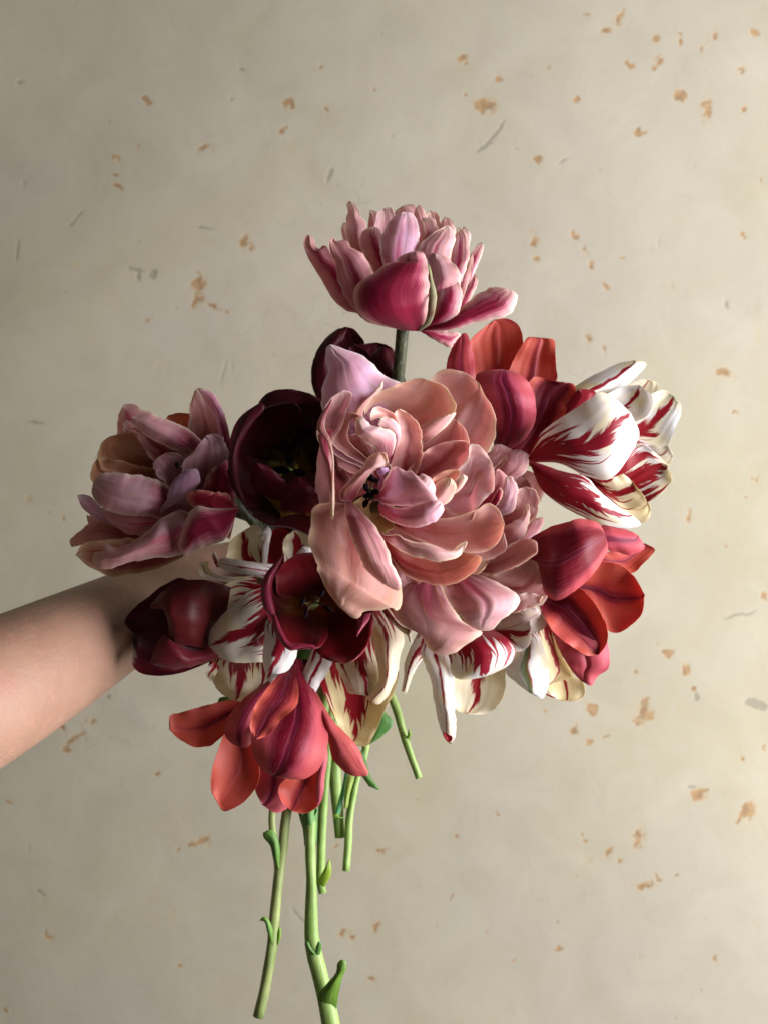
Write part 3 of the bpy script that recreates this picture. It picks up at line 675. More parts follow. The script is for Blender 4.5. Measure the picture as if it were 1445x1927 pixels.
# --- L: dusky pink double tulip left
Lf = flower(400, 905, 25, 'dusky pink double tulip farthest left, in shade above the arm')
seq(Lf, 38, 'pink', [  # backing petals with the shade of the gaps painted into their tint
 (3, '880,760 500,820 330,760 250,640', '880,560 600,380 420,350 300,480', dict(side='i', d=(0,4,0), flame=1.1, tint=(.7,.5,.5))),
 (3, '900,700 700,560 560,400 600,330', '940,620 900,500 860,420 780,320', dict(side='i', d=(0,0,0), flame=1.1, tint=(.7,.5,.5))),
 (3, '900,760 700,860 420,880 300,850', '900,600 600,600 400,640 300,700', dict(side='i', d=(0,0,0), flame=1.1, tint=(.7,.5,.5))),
], step=-.5)
seq(Lf, 30, 'pink', [
 (3, '480,480 330,380 303,300 310,220 330,190', '560,450 520,280 490,220 430,185 340,162', dict(side='o', d=(0,4,4), flame=.4)),
 (3, '480,460 335,300 332,265', '500,440 400,300 380,260 350,248', dict(side='o', d=(0,0,0), flame=.2)),
 (3, '600,500 550,340 548,245 600,212 660,212', '760,460 805,330 790,285 745,240 700,220', dict(side='i', d=(0,0,-2), flame=.1, tint=(.9,.65,.45))),
 (3, '680,500 668,300 675,180 700,95', '860,480 855,300 830,210 800,140 760,100 725,80', dict(side='i', d=(0,-6,-6), flame=.1)),
 (3, '820,520 830,330 790,200 745,130 722,90', '890,460 880,330 850,210 810,130 765,92', dict(side='o', d=(0,-9,-10), flame=.3, cup=-3, tint=(1.15,1.1,1.35))),
 (3, '560,560 260,500 203,440 210,380 260,335 330,315', '600,500 560,400 500,340 420,315 370,313', dict(side='i', d=(0,-10,-12), flame=.0, tint=(.85,.75,.5))),
 (3, '540,600 300,590 178,560 172,490 205,440', '560,500 400,480 300,450 240,440', dict(side='i', d=(0,-14,-16), flame=.0, crease=-1.5, tint=(.85,.75,.5))),
 (3, '600,560 480,450 400,330 350,300', '700,460 620,380 500,300 420,270', dict(side='i', d=(0,-12,-12), flame=.3, tint=(.8,.6,.6))),
 (3, '640,420 520,365 430,310 380,262 378,235', '745,360 690,310 590,255 500,222 430,213', dict(side='o', d=(-10,-22,-24), flame=.05, cup=-5)),
 (3, '600,620 500,520 483,480 510,440', '680,600 660,460 620,420 570,412', dict(side='i', d=(-6,-14,-18), flame=.0, tint=(.8,.7,.8))),
 (3, '400,800 260,800 180,745 120,690 98,632', '420,760 300,740 215,690 170,640 130,628', dict(side='i', d=(0,-6,-8), flame=.0, tint=(.95,1,1.2))),
 (3, '300,850 160,780 145,735', '300,800 230,760 190,740', dict(side='i', d=(0,0,0), flame=.0)),
 (3, '450,900 250,865 130,885 70,898', '460,850 330,805 190,766 110,815 60,870', dict(side='i', d=(0,-8,-10), flame=.1, tint=(.9,.75,.7))),
 (3, '640,950 500,1012 400,1036 280,1045 160,1000 90,940', '660,860 400,855 220,862 130,880', dict(side='i', d=(0,-14,-16,-16), flame=.8, cup=6, tint=(.75,.7,.5))),
 (3, '620,800 480,815 380,835 280,780 215,700', '640,740 500,730 350,720 260,690', dict(side='o', d=(0,-14,-16), flame=.15, tint=(1,.85,.9))),
 (3, '600,780 480,745 330,730 220,690 175,620 180,570', '640,680 560,590 500,548 380,528 250,518 205,535', dict(side='o', d=(0,-22,-24,-20), flame=.0, cup=-8, tint=(.95,.95,1))),
 (3, '700,700 640,520 640,470 700,400 760,325', '800,600 850,500 878,440 850,350 800,316', dict(side='i', d=(0,-12,-14), flame=.1, tint=(.85,.8,.95))),
 (3, '640,720 580,690 520,720 560,640 590,560 650,505', '760,640 700,610 728,560 718,505 690,498', dict(side='o', d=(0,-22,-22), flame=.0, cup=-3, tint=(.85,.85,1.1))),
 (3, '720,720 745,580 790,500 830,470', '900,740 915,620 900,500 880,450', dict(side='o', d=(0,-18,-18), flame=.85, tint=(.7,.5,.5))),
 (3, '720,900 620,940 400,968 290,1003 200,1003 176,965', '720,740 620,710 540,745 440,830 330,890 235,888 225,918 185,930', dict(side='o', d=(0,-26,-28,-22), flame=.10, cup=-9, lip=3)),
 (3, '920,680 860,620 800,615 720,603', '880,860 800,790 740,700 690,690 662,625', dict(side='o', d=(0,-22,-26), flame=.9, cup=-4, tint=(.9,.6,.5))),
 (3, '930,700 800,700 720,690 660,740 630,830 615,900', '910,730 870,840 800,880 730,905 660,942', dict(side='o', d=(0,-26,-28,-24), flame=.75, cup=-7)),
], step=-.8)
stamens(Lf, 3, (640, 500), -2, [(612,478,6,10)])
# --- N: open dark red cup
Nf = flower(595, 1128, 10, 'dark red tulip open towards the viewer with an amber centre, below the big pink one')
seq(Nf, 12, 'red', [
 (5, '1030,440 880,400 868,330 900,240 980,180', '1120,430 1230,370 1230,240 1120,180 1060,172', dict(side='i', d=(0,-28,-38), cup=10)),
 (5, '1090,420 1200,300 1300,240 1380,300', '1110,500 1300,540 1400,480', dict(side='i', d=(0,-26,-36), cup=10)),
 (5, '1030,500 860,560 800,470 786,380 810,290', '1050,420 900,400 862,330 880,250 915,175', dict(side='i', d=(0,-30,-44), cup=8)),
 (5, '1010,470 860,500 860,600 900,670 950,702 1020,690', '1110,500 1150,600 1130,665 1090,695', dict(side='i', d=(0,-32,-46), cup=9, lip=4)),
 (5, '1060,500 1080,640 1085,710 1140,755 1240,777', '1120,440 1330,440 1392,500 1390,600 1350,700 1300,755', dict(side='i', d=(0,-34,-48), cup=12, lip=4)),
 (5, '860,540 800,470 786,380 805,300 850,240 912,172', '868,530 850,450 838,380 850,310 880,250', dict(side='o', d=(-36,-48,-46), cup=-3, tint=(1,.9,1.3))),
 (5, '845,520 862,610 900,670 945,705 1010,690 1075,700', '860,500 905,610 940,660 1010,668 1080,680', dict(side='o', d=(-44,-50,-50), cup=-2, tint=(1.2,1.5,1.8))),
 (5, '1300,520 1310,570 1305,630', '1385,500 1370,540 1340,580', dict(side='o', d=(-46,-52,-54), cup=-2, tint=(1.6,3.5,3.0))),
], step=-.5)
stamens(Nf, 5, (1080, 440), -14, [(1012,440,10,-24),(1030,500,-8,30),(1150,478,26,14),(1115,395,10,-16)], r=(1.25, 4))
pistil(Nf, 5, (1085, 430), -6, 1.5)
# --- M: flamed tulip left of centre
M = flower(497, 1115, 35, 'cream tulip with crimson feathering, between the two dark red cups at lower left')
seq(M, 40, 'flamed', [
 (5, '780,300 600,240 598,180 620,110 690,55', '820,300 805,150 790,60 760,20', dict(side='i', d=(0,-4,-6), flame=.28, yellow=.35)),
 (5, '780,300 790,130 830,60 870,40', '960,300 940,150 930,60 905,45', dict(side='i', d=(0,-4,-4), flame=1.5)),
 (5, '790,250 790,130 795,70', '815,250 830,130 842,50 820,30', dict(side='o', d=(0,-6,-8), flame=.0, cup=-1)),
 (5, '920,300 905,170 915,90 960,52', '1080,300 1060,180 1055,100 1010,58', dict(side='i', d=(0,-6,-8), flame=.5, yellow=.2)),
 (5, '930,300 940,240 985,170 1010,140', '1010,300 1050,210 1060,150', dict(side='o', d=(-10,-16,-18), flame=.0, cup=-2)),
 (5, '760,360 560,325 460,300 443,270 455,230', '760,300 620,305 540,290 500,250 500,220', dict(side='i', d=(0,-10,-14), flame=.12, cup=3)),
 (5, '545,250 520,200 520,178', '560,250 548,200 535,165', dict(side='o', d=(-14,-18,-20), flame=.6, cup=-1)),
 (5, '860,330 740,300 640,280 575,262 545,235', '880,240 740,225 640,210 565,205', dict(side='o', d=(-8,-20,-22), flame=.12, cup=-6)),
 (5, '830,360 650,320 560,370 470,440 423,540 430,620', '840,600 700,700 560,740 500,730 465,670', dict(side='i', d=(0,-14,-22), flame=.30, yellow=.25, cup=6)),
 (5, '520,740 500,790 520,870 570,940 640,975', '860,740 860,870 800,945 740,985 690,987', dict(side='o', d=(0,-18,-16), flame=.20, yellow=.5, cup=-8)),
 (5, '530,760 482,820 495,850', '560,800 525,860 510,870', dict(side='i', d=(-14,-18,-18), flame=.3, cup=1)),
 (5, '860,340 700,400 590,500 510,600 500,680', '870,600 830,750 740,770 620,768 550,730', dict(side='o', d=(0,-26,-30,-24), flame=.34, yellow=.2, cup=-9)),
 (5, '860,500 808,540 802,640 795,760 815,850', '960,560 985,700 960,770 900,850 850,893', dict(side='o', d=(-14,-34,-38,-34), flame=.35, cup=-7)),
], step=-.8)
# --- O: maroon tulip lower left
O = flower(392, 1195, 45, 'dark maroon tulip at the lower left in front of the forearm, pointing left')
seq(O, 24, 'maroon', [
 (5, '500,380 350,312 250,355 150,430 70,500 42,550', '480,620 300,620 200,610 110,620 70,590', dict(side='i', d=(0,-12,-10), cup=8)),
 (5, '560,540 300,470 190,480 130,540 100,620', '560,740 350,780 200,800 120,760', dict(side='i', d=(10,4,-2), cup=8)),
 (5, '540,700 400,745 270,785 130,750 100,745', '540,750 430,800 300,838 180,840 110,815 85,775', dict(side='i', d=(0,-20,-18), cup=4, tint=(1.4,1.3,1.3))),
 (5, '560,700 400,680 320,670 285,600 275,490 225,470', '620,360 540,335 450,318 330,340 240,395 180,475', dict(side='o', d=(0,-24,-28,-20), cup=-11, tint=(1.1,1.0,.5))),
 (5, '560,740 420,790 300,802 180,778', '560,660 400,690 320,650 265,625 215,680', dict(side='o', d=(0,-24,-26), cup=-7, tint=(1.5,1.8,1.3))),
])
# --- I: flamed tulips lower right
I2 = flower(1010, 1180, 32, 'cream tulip with a green streaked outer petal, under the coral red one')
seq(I2, 38, 'flamed', [
 (8, '420,900 480,1050 535,1250 540,1440 600,1510 680,1525', '640,900 740,1200 740,1330 800,1360 828,1420 810,1490 755,1522', dict(side='i', d=(0,-4,-6), flame=.2, yellow=.75)),
 (8, '440,880 480,1050 530,1250 545,1400', '560,900 640,1150 720,1330 700,1345', dict(side='i', d=(0,-6,-8), flame=.35, yellow=.7, cup=3)),
 (7, '1040,640 1080,760 1000,885 1090,985 1190,1060', '1180,560 1250,620 1305,760 1332,910 1328,1020 1305,1075 1285,1102', dict(side='o', d=(0,-12,-14), flame=.14, green=.9, cup=-7)),
 (7, '1310,1065 1350,1080 1395,1098', '1312,1075 1350,1090 1390,1102', dict(side='o', d=(-14,-14,-14), flame=.9, cup=-.3, torn=0)),
 (7, '850,560 1040,455 1120,400 1200,390 1270,440', '1000,620 1180,620 1260,595 1300,570 1308,510', dict(side='o', d=(0,-14,-16), flame=.0, cup=-5, tint=(1,.9,.88))),
])
I1 = flower(870, 1150, 28, 'white tulip with crimson flames and one long drooping narrow petal, below the pink ones')
seq(I1, 34, 'flamed', [
 (7, '560,500 600,850 612,1100 640,1190 720,1218', '900,500 990,800 1005,900 1000,1060 955,1150 890,1205 820,1222', dict(side='i', d=(0,-10,-14), flame=.30, yellow=.45)),
 (7, '850,480 990,470 1090,450 1170,475 1200,560', '800,560 980,690 1080,745 1140,738 1190,680', dict(side='i', d=(0,-16,-20), flame=.50, cup=6)),
 (7, '450,520 380,560 290,720 248,830 238,950 222,1040', '520,640 420,760 360,830 310,920 270,1030 250,1068', dict(side='o', d=(0,-12,-14), flame=.35, cup=-4)),
 (7, '500,520 570,760 618,940 720,957 830,942', '840,520 930,590 1020,650 1080,730 1075,780 1020,855 930,905', dict(side='o', d=(0,-26,-30,-24), flame=.60, cup=-8)),
 (7, '440,560 370,760 400,850 440,960 475,1150 505,1300 540,1390', '560,560 590,780 612,900 620,1000 618,1150 630,1300 625,1400 595,1452', dict(side='o', d=(0,-24,-26,-24), flame=.10, cup=-5, torn=1.6)),
 (7, '535,1360 545,1400 570,1430', '560,1365 605,1395 595,1425', dict(side='i', d=(-27,-28,-28), flame=1.6, cup=.5, torn=.3)),
])
# --- J: flamed yellow-white tulip lower centre
J = flower(650, 1215, 30, 'cream and yellow tulip with crimson flames, between the dark red cup and the green stems')
seq(J, 34, 'flamed', [
 (6, '1050,-60 1080,200 1130,280 1180,360', '1280,-60 1300,130 1270,250 1215,345', dict(side='i', d=(0,-4,-8), flame=.5, yellow=.7)),
 (6, '880,-100 860,120 900,260 950,370 990,450 1040,520', '1150,-100 1240,200 1250,270 1210,380 1165,480 1130,530', dict(side='i', d=(0,-10,-14), flame=.62, yellow=.9, cup=5)),
 (6, '860,-80 830,20 795,100 763,190 765,250 790,295', '960,-60 945,60 920,120 870,200 835,270 815,306', dict(side='o', d=(0,-18,-20), flame=.2, cup=-4)),
 (6, '940,-80 960,80 995,170 1040,245 1110,238 1150,260', '1200,-80 1235,100 1240,180 1215,260 1185,300', dict(side='o', d=(0,-22,-24), flame=.24, yellow=.45, cup=-7)),
 (6, '1050,-230 1150,-60 1185,80 1185,190 1120,262 1150,290', '1260,-220 1330,-60 1305,60 1300,120 1255,240 1190,305', dict(side='o', d=(0,-24,-27,-26), flame=.12, yellow=.5, cup=-8)),
 (7, '70,425 140,520 220,595 265,625 280,670', '110,425 180,500 260,565 335,585 300,625 298,685', dict(side='o', d=(-28,-31,-34), flame=.3, green=.6, cup=-2, yellow=.3)),
])
# --- P: coral orange tulip hanging at the bottom
Pf = flower(560, 1268, 20, 'coral orange tulip hanging upside down at the bottom of the bouquet')
seq(Pf, 24, 'orange', [
 (6, '480,330 400,420 330,490 270,532 200,538 110,495 55,440', '470,280 395,280 250,310 130,345 62,362', dict(side='i', d=(0,-4,-6,-8), flame=.08, cup=6)),
 (6, '700,300 640,450 530,640 520,760 560,850', '760,300 720,500 720,700 715,850 640,897', dict(side='o', d=(0,6,4), flame=.2, tint=(1.1,1.4,1.8), crease=1.5)),
 (6, '600,300 360,460 320,560 288,660 283,770 315,835', '680,300 520,520 545,640 538,740 480,815 415,865 350,886', dict(side='i', d=(0,-4,-6,-6), flame=.05, crease=-.8, cup=7)),
 (6, '730,300 740,500 700,690 652,750 662,830 715,882', '860,300 910,500 905,600 890,700 870,850 790,898', dict(side='i', d=(0,-2,-4), flame=.2, cup=7)),
 (6, '820,400 870,560 850,740 860,865', '860,400 915,560 900,700 885,820', dict(side='o', d=(-4,-9,-8), flame=.0, cup=-2, tint=(1,1.2,1.6))),
 (6, '760,60 780,200 740,330', '800,60 850,200 860,380', dict(side='i', d=(4,-2,-4), flame=1.6, tint=(.4,.3,.4))),  # dark petal standing in for the shade inside the flower
 (6, '680,120 440,290 380,370 350,455 400,520 440,535', '700,140 560,330 530,430 500,520 470,542', dict(side='o', d=(0,-16,-22), flame=.32, cup=-6, tint=(1,1,1.15))),
 (6, '830,230 885,400 918,500 950,610 1040,690 1110,697', '845,225 950,400 1030,480 1090,560 1112,620 1137,684', dict(side='o', d=(0,-14,-18,-20), flame=.02, cup=-5, tint=(1,1.1,1.1))),
 (6, '720,60 640,230 570,370 512,450 503,515 517,595 560,660 620,695', '768,60 820,180 872,290 908,390 915,540 875,645 810,705 735,714', dict(side='o', d=(4,-10,-30,-27), flame=.52, cup=-7, crease=0.9, tint=(1,1,1.1))),
 (6, '700,90 600,200 510,340 495,440 520,490', '740,90 755,200 755,300 730,335 660,390 600,460 545,492', dict(side='i', d=(-16,-42,-44), flame=.50, cup=1.5)),
])

# --- E: second pink double, right behind the main one
E = flower(905, 1010, 15, 'smaller pink double tulip tucked in behind the right side of the big pink one')
seq(E, 28, 'pink', [
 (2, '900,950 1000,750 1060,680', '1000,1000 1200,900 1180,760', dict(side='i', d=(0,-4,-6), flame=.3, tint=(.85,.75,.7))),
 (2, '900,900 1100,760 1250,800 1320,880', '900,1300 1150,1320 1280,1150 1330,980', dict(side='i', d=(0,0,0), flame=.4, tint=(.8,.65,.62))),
 (2, '850,1150 1100,1150 1300,1200 1360,1300', '850,1450 1100,1500 1280,1480 1380,1400', dict(side='i', d=(0,0,-4), flame=1.1, tint=(.7,.5,.5))),  # backing petal, darkened by tint in place of shade
], step=-.5)
seq(E, 20, 'pink', [
 (2, '1050,900 1180,850 1300,800 1340,815', '1100,950 1280,1000 1360,985 1395,900 1385,850', dict(side='i', d=(0,6,8), flame=.1)),
 (2, '1000,820 1085,690 1110,655 1150,650', '1080,830 1150,750 1185,720 1212,685', dict(side='o', d=(0,-4,-4), flame=.0, tint=(1.1,1.15,1.1))),
 (2, '1050,860 1150,770 1185,705 1220,680 1260,682', '1120,880 1230,845 1290,800 1312,740 1300,705', dict(side='o', d=(0,-8,-6), flame=.0)),
 (2, '1150,1300 1230,1200 1290,1120 1340,1070', '1160,1310 1320,1210 1370,1140 1394,1068', dict(side='o', d=(0,-2,0), flame=.2)),
 (2, '1100,1060 1180,980 1240,910 1290,888', '1150,1160 1290,1110 1350,1050 1366,980 1345,915', dict(side='i', d=(0,-10,-10), flame=.05)),
 (2, '1020,960 1090,850 1115,800 1140,790', '1080,1010 1150,960 1185,890 1175,820', dict(side='o', d=(0,-12,-12), flame=.15, tint=(1.1,1,1))),
 (2, '1060,1050 1150,960 1165,880 1175,835', '1140,1060 1215,1030 1242,950 1240,880 1210,832', dict(side='o', d=(0,-14,-14), flame=.0, tint=(1.05,1.15,1.2))),
 (2, '1090,980 1120,930 1145,895', '1110,1010 1135,985 1160,915', dict(side='o', d=(-14,-18,-18), flame=.9, cup=-1, tint=(1,.9,.8))),
 (2, '1060,1250 1180,1110 1270,1060 1290,1000', '1080,1270 1240,1210 1300,1120 1314,1040 1305,990', dict(side='o', d=(0,-18,-16), flame=.0, tint=(1.08,1.12,1.05))),
 (7, '650,60 900,170 1180,50 1240,70', '700,130 900,330 1130,380 1240,405 1300,380 1320,240', dict(side='i', d=(0,-8,-10), flame=.25)),
 (7, '900,300 1080,320 1160,300 1290,330', '950,450 1080,450 1150,430 1240,405', dict(side='i', d=(0,-8,-8), flame=.0, tint=(1.1,1.2,1.2))),
 (2, '980,1340 1120,1270 1230,1200 1300,1185 1345,1195', '990,1370 1100,1385 1200,1365 1290,1320 1355,1260 1358,1220', dict(side='i', d=(0,-22,-24), flame=.1, cup=6, lipr=-9)),
 (7, '350,150 220,260 160,420 205,525 300,585 365,610 420,715', '480,150 600,400 700,530 830,605 720,690 590,768 490,768', dict(side='o', d=(0,-22,-28,-20), flame=.08, cup=-9, tint=(1,.98,.9))),
 (7, '560,150 530,240 580,370 640,450 720,540 790,585', '680,120 860,190 1000,250 1108,330 1105,390 1000,490 900,580 840,588', dict(side='o', d=(0,-30,-38,-28), flame=.10, cup=-12, crease=1.5, tint=(1.05,1.1,1.1))),
], step=-.8)

# --- D: the big pink double in the middle
D = flower(705, 930, -5, 'big dusty pink double tulip in the middle, largest and nearest')
seq(D, 12, 'pink', [  # backing petals, tinted dark plum to paint the shade between the petals
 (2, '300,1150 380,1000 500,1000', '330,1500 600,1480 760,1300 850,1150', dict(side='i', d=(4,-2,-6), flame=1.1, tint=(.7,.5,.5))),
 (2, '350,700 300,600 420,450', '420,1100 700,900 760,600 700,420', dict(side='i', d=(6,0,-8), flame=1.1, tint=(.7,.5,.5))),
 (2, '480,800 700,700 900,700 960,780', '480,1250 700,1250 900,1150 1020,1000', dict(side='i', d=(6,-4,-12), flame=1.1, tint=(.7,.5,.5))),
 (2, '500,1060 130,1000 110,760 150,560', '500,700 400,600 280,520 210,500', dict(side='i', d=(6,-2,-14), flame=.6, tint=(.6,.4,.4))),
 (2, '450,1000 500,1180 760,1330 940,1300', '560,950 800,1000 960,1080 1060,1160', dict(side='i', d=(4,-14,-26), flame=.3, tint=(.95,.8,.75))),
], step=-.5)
seq(D, 4, 'pink', [
 (2, '420,700 200,600 140,470 138,380 150,300 178,230 155,170 165,100 185,85', '600,620 640,340 600,310 500,260 420,190 340,140 270,115 225,92', dict(side='o', d=(0,-14,-22,-20), flame=.0, cup=-9, tint=(1.05,1.1,1.3))),
 (2, '600,640 700,420 740,300 800,240 860,227 960,252 1030,310', '620,800 850,780 1000,780 1078,690 1112,600 1118,500 1090,420 1062,380', dict(side='i', d=(0,-14,-20), flame=.0, cup=6, crease=-2, tint=(1.03,1,.95))),
 (2, '500,1300 560,1400 570,1470 620,1465', '640,1200 670,1380 700,1430 660,1455', dict(side='i', d=(0,-8,-8), flame=.0)),
 (2, '700,1150 950,1330 1040,1300 1090,1290', '700,1250 850,1430 980,1395 1050,1360 1088,1310', dict(side='i', d=(0,-10,-12), flame=.0, tint=(1.1,1.2,1))),
 (2, '700,1080 1000,1180 1140,1130 1165,1150', '700,1200 900,1320 1080,1300 1150,1275 1183,1240', dict(side='i', d=(0,-14,-18), flame=.0)),
 (2, '480,720 380,520 400,400 500,335 600,300 690,273 740,288', '620,720 700,620 800,540 865,500 893,450 880,390 830,320', dict(side='i', d=(0,-26,-30), flame=.0, cup=8, tint=(1.03,1,.85))),
 (2, '560,720 640,600 740,520 840,490', '600,760 700,660 780,600 860,530 895,470', dict(side='o', d=(-6,-30,-32), flame=.0, cup=-3, tint=(1.1,1.15,1.05))),
 (2, '540,860 680,690 720,600 790,545 860,505 900,515', '600,880 760,830 880,780 950,710 970,640 950,570', dict(side='i', d=(-4,-26,-30), flame=.05, cup=8, tint=(1,.88,.85))),
 (2, '560,880 690,710 780,655 880,628', '600,900 760,870 900,820 960,740 972,640', dict(side='i', d=(-4,-28,-32), flame=.25, cup=8, tint=(.95,.8,.8))),
 (2, '480,960 700,900 900,800 965,720 975,640 1020,650 1080,720 1108,780', '480,980 700,1000 830,1010 880,1050 940,1062 990,1083 1005,1030 1060,970 1105,910 1112,860', dict(side='i', d=(0,-28,-36,-38), flame=.02, cup=6, crease=-2.2, tint=(1.05,1.05,1.1))),
 (2, '460,1010 700,1070 900,1060 1010,1020 1075,985 1135,1020 1170,1100', '460,1060 600,1150 760,1230 900,1262 1010,1266 1090,1240 1150,1185', dict(side='i', d=(0,-30,-38,-38), flame=.05, cup=9, tint=(1.03,.92,.85))),
 (2, '440,1080 520,1200 700,1290 850,1290 960,1270 1000,1275', '440,1120 540,1310 610,1390 700,1430 830,1447 930,1420 1010,1360 1038,1290', dict(side='i', d=(0,-30,-42,-42), flame=.15, cup=9, lipr=-4, tint=(1.03,.92,.82))),
 (2, '300,980 100,1000 72,1110 68,1200 108,1340 170,1480 240,1575', '430,1080 470,1220 545,1360 585,1460 588,1545 568,1598 530,1572 470,1590 400,1600 330,1638', dict(side='i', d=(0,-34,-46,-44), flame=.12, cup=-6, tint=(1,.92,.78), torn=1.4)),
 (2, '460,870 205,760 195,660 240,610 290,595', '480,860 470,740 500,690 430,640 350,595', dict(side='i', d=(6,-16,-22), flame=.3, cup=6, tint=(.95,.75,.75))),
 (2, '420,960 220,1080 190,960 180,800 190,700', '460,920 300,830 230,760 205,700', dict(side='i', d=(8,-14,-22), flame=.7, cup=6, tint=(.6,.4,.4))),  # bowl petal tinted dark, painting in the shaded hollow on the left
 (2, '420,920 300,1000 290,1100 350,1150', '470,920 560,1040 520,1140 420,1150', dict(side='i', d=(8,-10,-20), flame=.0, cup=6, tint=(.7,.75,.35))),
 (2, '430,800 200,640 240,560 250,500 285,462 320,470', '450,780 290,620 300,520 330,500 365,495', dict(side='i', d=(0,-30,-40), flame=.1, cup=3, lip=-3)),
 (2, '440,800 310,480 340,440 400,380 470,320', '470,780 370,470 410,400 480,330 483,292', dict(side='o', d=(0,-34,-42), flame=.0, cup=-2, tint=(1.08,1.15,1.1))),
 (2, '430,820 120,640 112,550 140,470 190,390 245,352', '440,800 200,640 250,540 300,400 305,362 265,345', dict(side='i', d=(0,-36,-50), flame=.05, cup=5, tint=(1,.95,1.05))),
 (2, '190,560 115,590 125,650 160,770 182,900 185,1000 190,1060', '200,580 195,690 205,820 212,930 205,1030 200,1080', dict(side='o', d=(-36,-52,-56,-54), flame=.25, cup=-4, tint=(1.05,1.05,.95), lipr=-2)),
 (2, '190,400 122,510 113,570 160,620 195,720 190,900 195,1050', '200,400 160,500 155,560 185,620 204,720 206,900 203,1070', dict(side='o', d=(-48,-54,-58,-56), flame=.0, cup=-1.5, tint=(1.15,1.35,1.15))),
 (2, '560,860 520,740 570,620 560,520 545,470 575,450', '650,860 698,760 707,660 690,565 640,490 600,458', dict(side='i', d=(0,-34,-44), flame=.12, cup=6, tint=(1,.92,.85))),
 (2, '480,800 530,640 520,560 490,500 450,500 418,515 412,480', '510,800 570,660 582,570 560,490 510,455 435,438', dict(side='i', d=(0,-40,-50), flame=.0, cup=5, lipl=-4, tint=(1.05,1.05,1.05))),
 (2, '520,760 550,620 500,570 462,545 465,505', '530,760 580,600 570,540 540,510 500,500', dict(side='o', d=(-20,-48,-54), flame=.0, cup=-2, tint=(1.1,1.25,1.25))),
 (2, '470,790 450,690 400,640 345,600 326,545 335,510', '510,780 552,640 545,585 480,560 420,545 365,498', dict(side='o', d=(-8,-48,-58,-56), flame=.0, cup=-6, tint=(1.1,1.25,1.2))),
 (2, '300,975 245,965 240,925 300,850 375,770 415,712 450,698', '320,965 370,880 425,805 470,778 505,772 512,735 490,698', dict(side='o', d=(-36,-52,-56,-54), flame=.0, cup=-5, tint=(1.08,1.1,1), lipr=-2)),
 (2, '440,960 700,900 750,860 830,800 870,795', '440,970 700,930 820,870 900,850 920,800', dict(side='i', d=(4,-30,-38), flame=.1, cup=4, tint=(1,.9,.75))),
 (2, '470,950 700,960 860,930 895,870 930,820', '470,960 700,1000 880,935 935,890 960,835', dict(side='o', d=(0,-40,-46), flame=.0, cup=-3, tint=(1.08,1.15,1.05))),
 (2, '450,950 700,960 770,890 820,845 865,840', '450,960 700,1000 800,1005 850,985 885,935 896,880', dict(side='o', d=(0,-42,-50), flame=.0, cup=-4, tint=(1.08,1.15,1))),
 (2, '425,960 560,1010 700,990 780,965 815,980', '425,1000 475,1050 560,1100 640,1121 740,1107 805,1060 828,1020', dict(side='i', d=(0,-40,-54,-56), flame=.12, cup=-7, tint=(1,.95,1.08), lipr=3)),
 (2, '430,940 480,900 495,850 540,790 575,783 610,800 640,798 670,825 710,820 755,842', '430,950 500,990 600,1000 720,985 785,962 770,930 782,900', dict(side='i', d=(0,-42,-56,-56), flame=.0, cup=-9, tint=(1,1,1.12), torn=1.3)),
 (2, '450,900 470,840 450,810 470,785', '470,910 490,860 480,830 520,795 505,782', dict(side='o', d=(-20,-48,-52), flame=.1, cup=-2, tint=(1,1,1.4))),
 (2, '430,1110 490,1165 570,1160 600,1185 700,1208 780,1225 865,1255 920,1215', '430,1130 530,1215 620,1272 720,1302 820,1316 895,1290 945,1240 960,1198', dict(side='o', d=(-20,-54,-60,-54), flame=.0, cup=-5, tint=(1.1,1.25,1.15), torn=1.5, lipl=3)),
 (2, '270,960 272,1050 298,1170 350,1280 400,1370 480,1440', '285,962 370,1040 450,1130 505,1220 545,1330 578,1430 575,1480', dict(side='o', d=(-30,-56,-62,-54), flame=.0, cup=-5, tint=(1.06,1.05,1.02))),
], step=-.55)
stamens(D, 2, (430, 960), -28, [(400,830,34,10),(430,850,30,8),(390,900,12,22),(440,920,14,6),(400,940,24,-6),(385,985,-8,22)], r=(1.7, 4))
pistil(D, 2, (445, 1010), -24, 3)

# ------------------------------------------------------------------ stems (each belongs to its tulip) and leaves
def g(dx=0, dy=0, dd=0): return unproj(GRIP[0] + dx, GRIP[1] + dy, GRIP[2] + dd)
def stem_to(root, base, mids, end, rad=(3.4, 3.3, 3.3, 3.4), mat=None, gr=(0, 0, 0), bumps=.16):
    P = [unproj(*base)] + [g(*gr)] + [unproj(*m) for m in mids] + [unproj(*end)]
    return tube('stem', [mat or M_STEM], P, rad, root, bumps=bumps, n=56)
z9 = lambda x, y, d: (x / 3.5225 + 440, y / 3.5225 + 1380, d)
stem_to(Pf, (560, 1262, 26), [(600, 1330, 60), z9(355,520,48), z9(325,760,44), z9(293,1000,40), z9(268,1250,36), z9(245,1480,32), z9(205,1700,30)], z9(165,1880,28), (2.9,2.8,2.7,2.8,2.9,3.0,3.1,3.0), M_STEMP, (-14, 0, -4))
stem_to(D, (700, 925, 4), [(600, 1400, 52), z9(508,620,42), z9(515,1000,38), z9(520,1380,34), z9(565,1580,30), z9(610,1770,26)], z9(660,2010,22), (3,3,3,3.1,3.0,2.9,3.1,4.6,5.2), M_STEM, (0, 0, -6))
stem_to(E, (905, 1010, 20), [z9(625,120,58), z9(592,500,54), z9(578,850,52), z9(572,960,52)], z9(590,1060,50), (2.8,2.7,2.7,2.7,2.8,2.5), M_STEM, (8, 2, 4))
stem_to(K, (541, 872, 46), [z9(655,60,74), z9(672,300,70), z9(692,520,70)], z9(706,690,68), (2.8,3.0,3.7,3.8,3.9,3.3), M_STEM, (-8, 4, 8))
